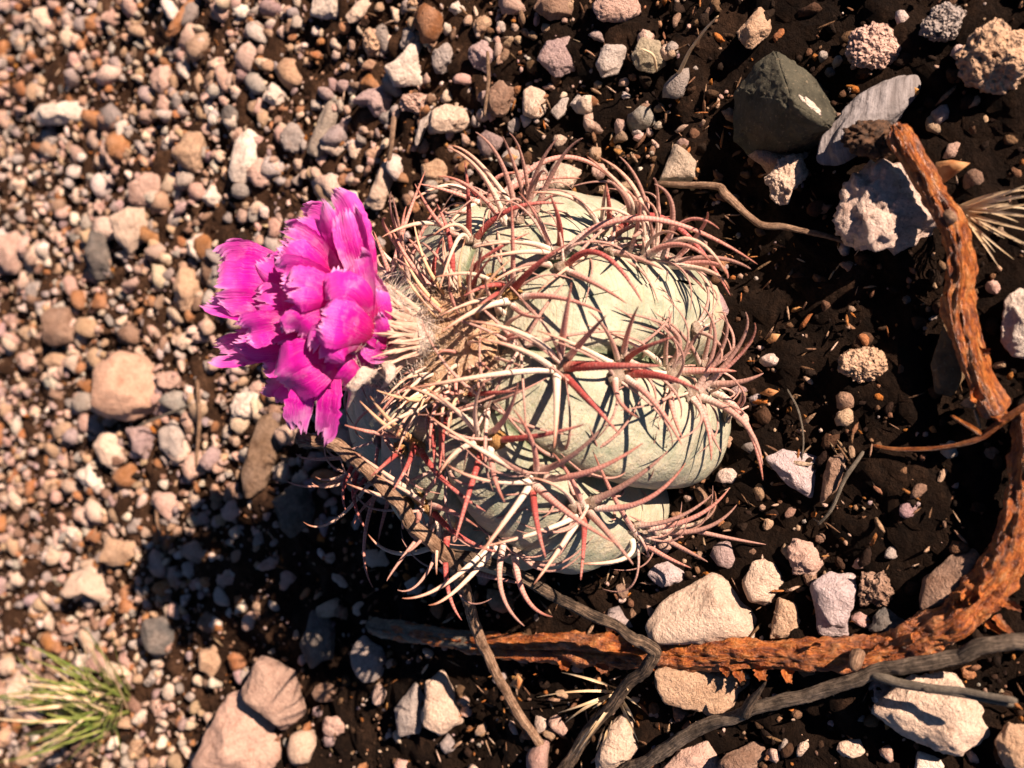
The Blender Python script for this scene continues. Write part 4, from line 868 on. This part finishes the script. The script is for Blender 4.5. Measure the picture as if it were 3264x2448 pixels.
S_('charcoal', 'dark grey stone in the shade left of the lower spines', None, ell=(640,1100,90,110,0), rough=.08)

# ------------------------------------------------------------------ sticks
SEG = []
def stick(name, pts, rads, mat, label, cat='stick', sides=22, ridge=0.12, knots=0.0, trough=None, parent=None, step=0.0011, group=None, seed=None, rnd=1.0, clear=0):
    """pts: (px, py, height above the soil) read off the picture"""
    seed = seed or random.randrange(999)
    P = np.array([clear_body(at(p[0], p[1], p[2]), 0.006) for p in pts]); 
    for a, b in zip(pts[:-1], pts[1:]):
        for q in np.linspace(0, 1, 8): SEG.append((a[0] + (b[0]-a[0]) * q, a[1] + (b[1]-a[1]) * q))
    ln = np.linalg.norm(np.diff(P, axis=0), axis=1).sum(); n = max(8, int(ln / step))
    C = spline(P, n); rr = np.interp(np.linspace(0, 1, n), np.linspace(0, 1, len(rads)), rads)
    if clear:
        ii = np.arange(0, n, 5); Cq = np.array([clear_body(C[i], clear) for i in ii]); C = np.stack([np.interp(np.arange(n), ii, Cq[:, k]) for k in range(3)], 1)
        kk = np.ones(15) / 15; C = np.stack([np.convolve(np.pad(C[:, k], 7, mode='edge'), kk, 'valid') for k in range(3)], 1)
    C = C + (0.10 if rr.mean() > .0030 else 0.42) * rr[:, None] * np.stack([vnoise(np.stack([np.arange(n) * step * 120, np.full(n, k * 9.1), np.zeros(n)], -1), seed) for k in range(3)], -1)
    s = np.concatenate([[0], np.cumsum(np.linalg.norm(np.diff(C, axis=0), axis=1))])
    a = np.linspace(0, 2 * np.pi, sides, endpoint=False)
    A2, S2 = np.meshgrid(a, s)
    Q = np.stack([np.cos(A2) * 2.2, np.sin(A2) * 2.2, S2 * 90], -1); Q2 = np.stack([np.cos(A2) * 3.5, np.sin(A2) * 3.5, S2 * 420 * rnd], -1)
    k = 1 + ridge * fbm(Q, seed, 4) + ridge * 0.9 * fbm(Q2, seed + 9, 3)
    if knots: k = k + knots * np.clip(vnoise(np.stack([np.cos(A2) * 1.2, np.sin(A2) * 1.2, S2 * 70], -1), seed + 3) - 0.45, 0, 1)
    if trough:
        s0, s1, a0, wd = trough; _, N_, B_ = frames(C); mid_ = int(n * (s0 + s1) / 2); tc = -Fv + 0.35 * Dv; a0 = a0 + math.atan2(B_[mid_] @ tc, N_[mid_] @ tc); u = S2 / s[-1]; env = np.clip((u - s0) / 0.02, 0, 1) * np.clip((s1 - u) / 0.04, 0, 1)
        da = np.abs((A2 - a0 + np.pi) % (2 * np.pi) - np.pi) + 0.12 * fbm(Q, seed + 40, 3); k = k * (1 - 0.62 * env * np.clip((wd - da) / 0.10, 0, 1))
    tap = np.clip(np.minimum(s, s[-1] - s) / (rr.mean() * 0.5), 0.55, 1)
    V, F_ = tube(C, rr[:, None] * k * tap[:, None], sides)
    att = {'ang': np.concatenate([A2.ravel(), [0, 0]]), 'mm': np.concatenate([S2.ravel() * 1000, [0, s[-1] * 1000]])}
    o_ = put(name, V, F_, mat, origin=C[n // 2], parent=parent, attrs=att)
    if parent is None: tag(o_, label, cat, group)
    return o_
mm_ = 0.001
big = stick('branch', [(800,1352,.006),(850,1362,.006),(920,1372,.0065),(1000,1384,.007),(1100,1396,.007),(1250,1404,.007),(1400,1412,.007),(1550,1412,.0075),(1700,1418,.0075),(1850,1416,.008),(1960,1392,.008),(2050,1345,.008),(2130,1280,.008),(2180,1190,.008),(2205,1090,.008),(2222,980,.008),(2235,880,.008)],
      [.0030,.0036,.0034,.0036,.0046,.0054,.0050,.0046,.0045,.0046,.0050,.0056,.0052,.0046,.0044,.0042,.0042], M['bark_orange'], 'long curved orange-brown branch with peeling wrinkled bark', 'branch', sides=56, ridge=.46, knots=.5, rnd=.75, trough=(.13,.34,0.0,.50), step=.0008)
stick('branch_tip', [(795,1350,.0065),(850,1361,.0065),(920,1371,.007),(1000,1383,.0075),(1030,1388,.0078)], [.0034,.0040,.0036,.0037,.0030], M['bark_grey'], '', parent=big, ridge=.3)
stick('snag', [(1858,1415,.012),(1852,1428,.017),(1848,1440,.019)], [.0022,.0020,.0020], M['bark_tan'], '', parent=big, ridge=.2)
up = stick('branch', [(1930,268,.020),(1950,300,.019),(1985,360,.017),(2020,420,.015),(2050,470,.013),(2072,530,.011),(2076,600,.010),(2072,660,.010),(2088,735,.009),(2112,805,.009),(2140,865,.008),(2160,900,.007)],
      [.0026,.0036,.0034,.0034,.0036,.0036,.0036,.0038,.0036,.0034,.0038,.0036], M['bark_orange'], 'crooked reddish-brown branch with shiny wrinkled bark along the right side', 'branch', sides=48, ridge=.44, knots=.6, step=.0008, rnd=.7)
stick('stub', [(2050,470,.015),(2049,463,.019),(2048,460,.0215)], [.0017,.0016,.0014], M['bark_tan'], '', parent=up, sides=16, ridge=.1)
def flakes(parent, spots):
    for px, py, z, a, ln, wd in spots:
        c = at(px, py, z); d = math.cos(math.radians(a)) * -Rv * -1 + math.sin(math.radians(a)) * Dv
        side = np.cross(d, -Fv); upn = -Fv; V = []; nu, nv = 5, 9
        for j in range(nv):
            v = j / (nv - 1); cu = v * v * ln * .7
            for i in range(nu):
                u = i / (nu - 1) - .5; w_ = wd * (1 - .55 * v) * (1 + .25 * random.uniform(-1, 1))
                V.append(c + d * ln * v * (1 - .25 * v) + side * u * w_ + upn * (cu + .35 * wd * (u * u * 4 - .4)))
        V = np.array(V); I = np.arange(nu * nv).reshape(nv, nu); F_ = np.stack([I[:-1, :-1], I[:-1, 1:], I[1:, 1:], I[1:, :-1]], -1).reshape(-1, 4)
        put('bark_flake', V, F_, M['bark_orange'], origin=c, parent=parent, attrs={'ang': np.tile(np.linspace(0, .6, nu), nv), 'mm': np.repeat(np.linspace(0, 6, nv), nu)})
flakes(big, [(2090,1275,.012,150,.0055,.0028),(2078,1300,.012,175,.006,.003),(2110,1300,.013,200,.006,.0035),(2125,1268,.013,130,.005,.003),(2150,1330,.010,60,.006,.003),(2130,1345,.010,40,.0045,.0022),(2165,1300,.011,20,.005,.003),
    (1590,1442,.009,70,.005,.004),(1640,1444,.009,85,.004,.005),(1700,1446,.010,95,.0045,.004),(1560,1438,.010,60,.004,.003),(1300,1432,.010,80,.004,.005),(1220,1428,.010,100,.0035,.005),(1420,1440,.009,75,.004,.004),(1980,1375,.013,210,.004,.004),(1900,1400,.013,240,.003,.004),(1760,1400,.013,260,.003,.004),(1480,1392,.013,270,.003,.005),(1380,1394,.013,265,.003,.005)])
flakes(up, [(2060,560,.012,10,.004,.003),(2055,640,.012,190,.004,.003),(2105,760,.011,0,.004,.003),(2110,850,.011,150,.005,.004),(2140,880,.010,60,.006,.004),(1965,330,.020,200,.004,.003),(2030,430,.016,180,.004,.003)])
# black root mass at the upper end
V, F_ = ICO[5]; c_ = at(1885, 300, .014); sz = mpp(dep_of(c_)) * 62
Wv = V * (1 + .45 * fbm(V * 2.5, 71, 3) + .28 * fbm(V * 9, 72, 3))[:, None] * [.62, 1.0, .55] * sz
put('root_crown', c_ + Wv[:, :1] * Dv + Wv[:, 1:2] * Rv - Wv[:, 2:] * Fv, F_, M['root'], origin=c_, parent=up)
lean = stick('stick', [(648,948,.086),(680,955,.086),(720,965,.085),(800,1015,.083),(860,1085,.080),(920,1160,.073),(972,1208,.066),(1010,1290,.044),(1035,1370,.027),(1065,1440,.020),(1110,1530,.011),(1178,1625,.003)],
      [.0028,.0020,.0022,.0023,.0022,.0024,.0028,.0022,.0020,.0019,.0018,.0016], M['bark_tan'], 'split pale-brown stick leaning on the cactus under the flower', 'stick', ridge=.34, step=.0008, clear=.013)
stick('side_branch', [(965,1200,.067),(1010,1202,.064),(1070,1220,.058),(1180,1275,.044),(1260,1318,.031),(1340,1362,.025),(1395,1392,.021),(1416,1412,.019),(1404,1432,.017),(1360,1475,.014),(1290,1555,.008),(1215,1660,.003),(1180,1710,.002)],
      [.0020,.0018,.0017,.0018,.0018,.0018,.0020,.0021,.0020,.0020,.0021,.0023,.0023], M['bark_dark'], '', parent=lean, ridge=.30, step=.0008, clear=.010)
lg = stick('stick', [(1300,1705,.004),(1380,1655,.006),(1480,1592,.009),(1600,1540,.012),(1720,1505,.014),(1850,1468,.016),(2000,1432,.017),(2120,1402,.018),(2240,1372,.018)],
      [.0026,.0024,.0022,.0020,.0020,.0020,.0021,.0022,.0022], M['bark_long'], 'long dark grey stick slanting across the bottom right', 'stick', ridge=.26, knots=.35, step=.0008)
stick('thorn', [(1600,1540,.013),(1625,1512,.018),(1655,1472,.022)], [.0020,.0014,.0003], M['bark_dark'], '', parent=lg, ridge=.1)
stick('forked_twig', [(1880,1462,.017),(1990,1482,.020),(2090,1497,.022),(2196,1512,.024)], [.0016,.0013,.0010,.0009], M['bark_grey'], '', parent=lg, ridge=.1)
stick('forked_twig', [(1990,1484,.020),(2090,1502,.021),(2192,1522,.022)], [.0012,.0009,.0008], M['bark_grey'], '', parent=lg, ridge=.1)
stick('root', [(1418,394,.012),(1470,398,.013),(1550,402,.012),(1572,420,.011),(1610,460,.009),(1645,488,.007),(1700,492,.006),(1770,505,.005),(1845,530,.003)], [.0010,.0011,.0012,.0014,.0011,.0011,.0010,.0009,.0006], M['bark_tan'], 'thin crooked pale root running from the spines towards the speckled boulder', 'root', ridge=.2)
tw = stick('twig', [(1885,962,.004),(1940,972,.005),(2020,968,.006),(2080,958,.008),(2120,942,.009),(2160,912,.010),(2225,870,.012)], [.0006,.0007,.0007,.0008,.0010,.0011,.0011], M['bark_orange'], 'thin orange twig with bud scars inside the curve of branches', 'twig', ridge=.15, sides=12)
stick('twig_fork', [(2125,942,.009),(2090,920,.009),(2052,898,.008)], [.0010,.0008,.0006], M['bark_orange'], '', parent=tw, ridge=.12, sides=12)
stick('twig', [(1765,1135,.002),(1795,1100,.004),(1830,1030,.006),(1865,975,.005)], [.0005,.0006,.0007,.0006], M['bark_grey'], 'grey twig lying beside the long brownish stone', 'twig', ridge=.15, sides=12)
stick('stem', [(1462,168,.003),(1490,110,.012),(1515,75,.018),(1552,35,.024)], [.0007,.0006,.0005,.0003], M['straw'], 'single dry stem rising out of the soil near the top', 'stem', sides=8, ridge=.05)
stick('stem', [(1418,155,.003),(1410,120,.010),(1385,105,.014)], [.0005,.0005,.0003], M['straw'], 'short bent dry stem left of the single rising stem', 'stem', sides=8, ridge=.05)
stick('twig', [(1700,840,.003),(1725,890,.004),(1735,950,.004),(1730,1010,.003)], [.0003,.0004,.0003,.0002], M['bark_grey'], 'thin arched grey twig right of the lowest right spines', 'twig', sides=10, ridge=.1)
stick('twig', [(425,820,.004),(432,900,.005),(428,960,.005),(420,1030,.004)], [.0009,.0010,.0009,.0008], M['bark_tan'], 'thin upright twig below the flower in the left gravel', 'twig', sides=10, ridge=.1)
stick('twig', [(300,920,.008),(350,900,.009),(410,875,.009)], [.0006,.0007,.0006], M['bark_grey'], 'pale thin twig under the largest orange-pink cobble', 'twig', sides=10, ridge=.1)
stick('twig', [(335,1090,.004),(345,1150,.005),(360,1200,.004)], [.0008,.0008,.0006], M['bark_tan'], 'short brown twig in the gravel at the edge of the shadow', 'twig', sides=10, ridge=.1)
stick('twig', [(850,250,.010),(848,300,.009),(840,350,.006)], [.0012,.0011,.0009], M['bark_tan'], 'straight brown twig hanging below the arched grey-pink stone', 'twig', sides=10, ridge=.1)
stick('twig', [(1052,110,.010),(1055,170,.009),(1045,250,.006)], [.0007,.0008,.0006], M['bark_tan'], 'thin twig standing between the top stones above the dented brown one', 'twig', sides=10, ridge=.1)

# ------------------------------------------------------------------ grass
def blade(root, P0, Pm, P2, wd, mat):
    t = np.linspace(0, 1, 9)[:, None]; P1 = 2 * Pm - .5 * (P0 + P2); C = (1 - t) ** 2 * P0 + 2 * t * (1 - t) * P1 + t * t * P2
    T = np.gradient(C, axis=0); W_ = np.cross(T, [0.3, 0.2, 1]); W_ /= np.linalg.norm(W_, axis=1)[:, None]; up_ = np.cross(W_, T); up_ /= np.linalg.norm(up_, axis=1)[:, None]
    k = (wd * (1 - t ** 2.2 * .92))
    V = np.concatenate([C + W_ * k, C - up_ * k * .5, C - W_ * k]); n = 9
    F_ = [[i, i + 1, n + i + 1, n + i] for i in range(n - 1)] + [[n + i, n + i + 1, 2 * n + i + 1, 2 * n + i] for i in range(n - 1)]
    put('blade', V, np.array(F_, np.int32), mat, origin=P0, parent=root)
gb = at(268, 1525, .003)
tuft = thing('grass_tuft', gb, 'tuft of short green grass in the lower left', 'grass')
for i in range(90):
    a = math.radians(random.gauss(180, 38)); ln = random.uniform(110, 290) * (1 - .35 * abs(a - math.pi))
    bx, by = 262 + random.uniform(-55, 20), 1528 + random.uniform(-42, 42)
    tx_, ty_ = bx + math.cos(a) * ln, by - math.sin(a) * ln
    zt = random.uniform(.010, .036)
    P0 = at(bx, by, .001); P2 = at(tx_, ty_, zt); Pm = at((bx + tx_) / 2 + random.uniform(-6, 6), (by + ty_) / 2 + random.uniform(-16, 16), zt * .6 + .008)
    blade(tuft, P0, Pm, P2, random.uniform(.0006, .0011), M['grass'] if random.random() < .74 else M['straw'])
dt = thing('dry_grass_tuft', at(2075, 450, .004), 'fan of dry straw-coloured grass at the right edge', 'dry grass')
for tx_, ty_, zt in ((2230,395,.020),(2250,420,.022),(2225,440,.018),(2240,470,.02),(2230,500,.016),(2215,530,.014),(2190,560,.010),(2170,515,.012),(2240,540,.014),(2160,580,.006),(2220,410,.012),(2200,480,.012),(2145,500,.010),(2235,455,.01),(2180,440,.016),(2150,545,.008)):
    bx, by = 2072 + random.uniform(-8, 8), 452 + random.uniform(-12, 14)
    blade(dt, at(bx, by, .003), at((bx + tx_) / 2, (by + ty_) / 2 + random.uniform(-12, 6), zt * .6 + .004), at(tx_, ty_, zt), random.uniform(.0003, .0007), M['straw'])
dt = thing('dry_grass_tuft', at(1310, 1520, .004), 'wispy dry grass under the dark bent stick', 'dry grass')
for bx, by, tx_, ty_, zt in ((1335,1488,1212,1452,.012),(1330,1495,1160,1506,.010),(1320,1500,1205,1540,.008),(1325,1500,1220,1562,.006),(1345,1490,1240,1640,.010),(1320,1520,1225,1645,.008),(1345,1500,1385,1530,.012),(1345,1515,1372,1560,.010),(1340,1520,1380,1605,.012),(1320,1560,1300,1625,.008),(1305,1570,1288,1622,.006),(1340,1480,1360,1490,.012),(1315,1505,1280,1530,.01)):
    blade(dt, at(bx, by, .003), at((bx + tx_) / 2, (by + ty_) / 2 - random.uniform(-2, 8), zt + .004), at(tx_, ty_, zt), random.uniform(.0004, .0009), M['straw'])

# dry leaf and flakes
def leaf(pts, z0, z1, label, mat='leaf'):
    pts = np.array(pts, float); c = pts.mean(0); n = len(pts); V = []
    for k, q in ((1.0, 0), (0.55, .0012)):
        for p in pts: u = c + (p - c) * k; V.append(at(u[0], u[1], z0 + (z1 - z0) * (p[0] - pts[:, 0].min()) / (np.ptp(pts[:, 0])) + q))
    V.append(at(c[0], c[1], (z0 + z1) / 2 + .0006)); F_ = [[i, (i + 1) % n, n + (i + 1) % n, n + i] for i in range(n)] + [[n + i, n + (i + 1) % n, 2 * n] for i in range(n)]
    V = np.array(V); nb_ = len(V); V = np.vstack([V, V - [0, 0, .0005]]); F_ = F_ + [[j + nb_ for j in reversed(f)] for f in F_] + [[i, nb_ + i, nb_ + (i + 1) % n, (i + 1) % n] for i in range(n)]
    tag(put('leaf', V, F_, M[mat]), label, 'leaf', 'dry leaves on the ground')
leaf([(2010,385),(2022,350),(2055,345),(2095,352),(2070,372),(2040,395)], .006, .010, 'curled brown dry leaf behind the crooked right branch')
leaf([(1655,735),(1668,720),(1685,722),(1675,738),(1662,742)], .003, .004, 'tiny orange dry leaf on dark soil right of the cactus')
leaf([(1640,850),(1660,838),(1682,845),(1665,858)], .003, .004, 'orange bract flake below the tip of the right spines')
leaf([(1080,345),(1100,330),(1118,338),(1105,352)], .006, .008, 'curled orange flake above the upper spines')
leaf([(1275,1475),(1290,1455),(1300,1462),(1296,1478)], .004, .006, 'orange papery leaf under the peeling branch end')
leaf([(1100,1480),(1118,1455),(1128,1470),(1120,1490)], .004, .007, 'amber dry leaf in the shadow below the branch tip')

# ------------------------------------------------------------------ smaller stones, one by one
GRP = 'smaller stones of the gravel'
names = list(PAL)
def pick(px):
    if px < 900: wts = {'cream': .20, 'pinkish': .22, 'tan': .12, 'white': .12, 'pale grey': .10, 'grey': .08, 'brown': .05, 'rust': .05, 'mauve': .05, 'dark grey': .01}
    elif px > 1550: wts = {'tan': .2, 'pinkish': .15, 'brown': .25, 'grey': .15, 'dark grey': .15, 'rust': .1}
    else: wts = {'cream': .16, 'pinkish': .16, 'tan': .18, 'white': .06, 'pale grey': .12, 'grey': .13, 'brown': .08, 'rust': .04, 'mauve': .06, 'dark grey': .01}
    return random.choices(list(wts), list(wts.values()))[0]
SHAPE = {'round': (.9, 1.0), 'oval': (.6, .75), 'long': (.38, .5), 'angular': (.75, .95)}
used = set(); small = []
def free(px, py, r, sl=0.9):
    for ox, oy, orr in OCC:
        if (px - ox) ** 2 + (py - oy) ** 2 < ((r + orr) * sl) ** 2: return False
    # not inside the cactus, the flower or under a stick
    if ((px - 1210) / 400) ** 2 + ((py - 850) / 450) ** 2 < 1: return False
    for sx, sy in SEG:
        if (px - sx) ** 2 + (py - sy) ** 2 < (r + 12) ** 2: return False
    return True
def direction(dx, dy):
    a = math.degrees(math.atan2(-dy, dx)) % 360
    return ['right of', 'up and right of', 'above', 'up and left of', 'left of', 'down and left of', 'below', 'down and right of'][int((a + 22.5) // 45) % 8]
cnt = 0; tries = 0
while cnt < 200 and tries < 30000:
    tries += 1
    px, py = random.uniform(5, 2207), random.uniform(5, 1654)
    dens = 1.0 if px < 780 else (0.55 if (px < 1500 and py < 420) else (0.30 if py > 1250 and px < 1500 else 0.13))
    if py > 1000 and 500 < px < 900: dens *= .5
    if random.random() > dens: continue
    d = random.choice([24, 28, 32, 36, 42, 50, 58]) if px < 900 else random.choice([18, 20, 24, 28, 34, 44])
    if not free(px, py, d / 2, 0.85): continue
    shp = random.choice(list(SHAPE)); col = pick(px); asp = random.uniform(*SHAPE[shp])
    sz = 'tiny' if d < 26 else ('small' if d < 34 else 'mid-sized')
    near = sorted(LM, key=lambda l: (l[0] - px) ** 2 + (l[1] - py) ** 2)
    lab = None
    for lm in near[:3]:
        for form in ('{s} {c} {h} stone {d} {l}', '{s} {c} {h} stone farther {d} {l}'):
            if form.startswith('{s} {c} {h} stone farther') and math.hypot(lm[0] - px, lm[1] - py) < 90: continue
            q = form.format(s=sz, c=col, h=shp, d=direction(px - lm[0], py - lm[1]), l=lm[2])
            if q not in used and len(q.split()) <= 16: lab = q; break
        if lab: break
    if not lab: continue
    used.add(lab)
    stone('pebble' if d < 30 else 'stone', None, PAL[col], lab, kind=('pitted' if random.random() < .13 else 'plain'), ell=(px, py, d * 1.05, d * 1.05 * asp, random.uniform(0, 180)), rough=random.uniform(.10, .30), sub=(4 if d >= 34 else 3), dep=random.uniform(.6, .9), lift=random.uniform(.18, .42), group=GRP, cat='pebble' if d < 30 else 'stone')
    cnt += 1

# ------------------------------------------------------------------ gravel, crumbs and litter nobody could count
def scatter(name, n, x0, x1, y0, y1, size, sub, dens, mat, cols, flat=(.45, .95), sink=.3, elong=(.55, 1.0), seed=1, flatsh=False):
    rs = np.random.default_rng(seed); D, F0 = ICO[sub] if sub else (None, None)
    if sub == 0:
        D = np.array([[1,1,1],[1,-1,-1],[-1,1,-1],[-1,-1,1],[0,0,-1.2],[0,1.2,0]], float); D /= np.linalg.norm(D, axis=1)[:, None]
    xs = rs.uniform(x0, x1, n * 6); ys = rs.uniform(y0, y1, n * 6)
    q = proj(np.stack([xs, ys, 0 * xs], 1)); keep = rs.uniform(0, 1, n * 6) < dens(q[:, 0], q[:, 1]); 
    B2 = (BASE + AX * 0.02)[:2]; keep &= np.hypot(xs - B2[0], ys - B2[1]) > 0.060
    xs, ys = xs[keep][:n], ys[keep][:n]; n = len(xs)
    sz = size(rs, n); nv, nf = len(D), len(F0)
    # a few hundred different shapes, each turned and squashed its own way
    shapes = []
    for k in range(60):
        f = facet(D, rs, 9, 24.0, .5); v = D * f[:, None]; v = v * (1 + 0.30 * vnoise(D * 1.5 + 7, 50 + k))[:, None]; shapes.append(v)
    shapes = np.array(shapes)
    Sx = shapes[rs.integers(0, 60, n)] * np.stack([np.ones(n), rs.uniform(*elong, n), rs.uniform(*flat, n)], 1)[:, None, :]
    qn = rs.normal(size=(n, 4)); qn[:, 1:3] *= .35; qn /= np.linalg.norm(qn, axis=1)[:, None]; a, b, c, d = qn.T
    Rm = np.stack([np.stack([1-2*(c*c+d*d), 2*(b*c-a*d), 2*(b*d+a*c)], -1), np.stack([2*(b*c+a*d), 1-2*(b*b+d*d), 2*(c*d-a*b)], -1), np.stack([2*(b*d-a*c), 2*(c*d+a*b), 1-2*(b*b+c*c)], -1)], -2)
    V = np.einsum('nij,nvj->nvi', Rm, Sx) * (sz / 2)[:, None, None]
    z = ground_z(xs, ys) + sz * (.5 - sink) * .7
    V += np.stack([xs, ys, z], 1)[:, None, :]
    Fc = (F0[None] + (np.arange(n) * nv)[:, None, None]).reshape(-1, 3)
    cols = np.array(cols); pr = cols[:, 3] / cols[:, 3].sum(); cc = cols[rs.choice(len(cols), n, p=pr), :3] * rs.uniform(.72, 1.15, (n, 1)) * rs.uniform(.94, 1.06, (n, 3))
    T = np.repeat(np.clip(cc, 0, .85), nv, 0)
    o_ = put(name, V.reshape(-1, 3), Fc.astype(np.int32), mat, origin=(0, 0, 0), smooth=not flatsh, attrs={'tint': T}); o_['kind'] = 'stuff'; return o_
def ss(a, b, x): t = np.clip((x - a) / (b - a), 0, 1); return t * t * (3 - 2 * t)
def dens_gravel(px, py):
    sh = 520 * ss(930, 1280, py); d = 1 - .90 * ss(700 - sh, 1500 - 1.6 * sh, px)  # thinned where the cactus shadow falls, so dark soil deepens it
    up_ = .45 * (1 - ss(250, 480, py)) * (1 - ss(1350, 1650, px)); lo = .22 * ss(1300, 1500, py) * (1 - ss(1500, 1900, px))
    return np.clip(np.maximum(d, np.maximum(up_, lo)), .05, 1)
GC = [(*PAL['cream'], .16), (*PAL['pinkish'], .26), (*PAL['tan'], .16), (*PAL['white'], .07), (*PAL['pale grey'], .10), (*PAL['grey'], .09), (*PAL['brown'], .08), (*PAL['rust'], .10), (*PAL['mauve'], .08)]
def dens_fine(px, py): return np.clip(dens_gravel(px, py) * 1.1 + .06, 0, 1)
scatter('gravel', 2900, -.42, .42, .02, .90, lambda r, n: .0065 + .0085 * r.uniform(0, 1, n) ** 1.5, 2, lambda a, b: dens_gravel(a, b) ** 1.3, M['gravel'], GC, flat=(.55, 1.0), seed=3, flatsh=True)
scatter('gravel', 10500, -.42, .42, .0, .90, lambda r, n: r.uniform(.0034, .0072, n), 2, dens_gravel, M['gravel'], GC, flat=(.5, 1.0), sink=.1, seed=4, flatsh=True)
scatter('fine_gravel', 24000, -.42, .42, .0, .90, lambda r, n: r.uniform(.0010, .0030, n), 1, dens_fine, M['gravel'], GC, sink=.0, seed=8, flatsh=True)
CC = [(.015, .008, .005, .42), (.04, .021, .012, .24), (.13, .07, .04, .16), (.26, .15, .09, .09), (.36, .25, .17, .05), (.28, .11, .03, .06)]
scatter('soil_crumbs', 19000, -.36, .36, -.05, .62, lambda r, n: r.uniform(.0009, .0034, n) * r.uniform(.5, 1.3, n), 1, lambda px, py: np.full(px.shape, .8), M['crumb'], CC, sink=.1, seed=5, flatsh=True)
scatter('soil_clods', 1100, -.34, .34, -.03, .5, lambda r, n: r.uniform(.003, .007, n), 2, lambda px, py: ss(500, 1500, px) * .9 + .05, M['crumb'], [(.02, .011, .007, .4), (.06, .032, .018, .3), (.14, .08, .045, .2), (.24, .15, .10, .1)], sink=.3, seed=15, flatsh=True)
LC = [(.36, .13, .03, .25), (.40, .20, .07, .15), (.22, .11, .06, .4), (.42, .29, .19, .2)]
scatter('dry_slivers', 1500, -.34, .34, -.02, .55, lambda r, n: r.uniform(.003, .009, n), 1, lambda px, py: .10 + .5 * ss(700, 1300, px) * np.exp(-((np.hypot((px - 1250) / 500, (py - 850) / 540) - 1.1) / .45) ** 2), M['litter'], [(.16, .09, .05, .4), (.34, .22, .14, .3), (.46, .34, .24, .15), (.30, .12, .04, .15)], flat=(.06, .14), elong=(.08, .22), sink=-.1, seed=16, flatsh=True)
def dens_lit(px, py): return .18 + .82 * np.exp(-((np.hypot((px - 1250) / 500, (py - 850) / 540) - 1) / .30) ** 2)
scatter('leaf_litter', 1100, -.34, .34, -.02, .55, lambda r, n: r.uniform(.0018, .0052, n), 2, dens_lit, M['litter'], LC, flat=(.15, .4), elong=(.25, .7), sink=.0, seed=6)
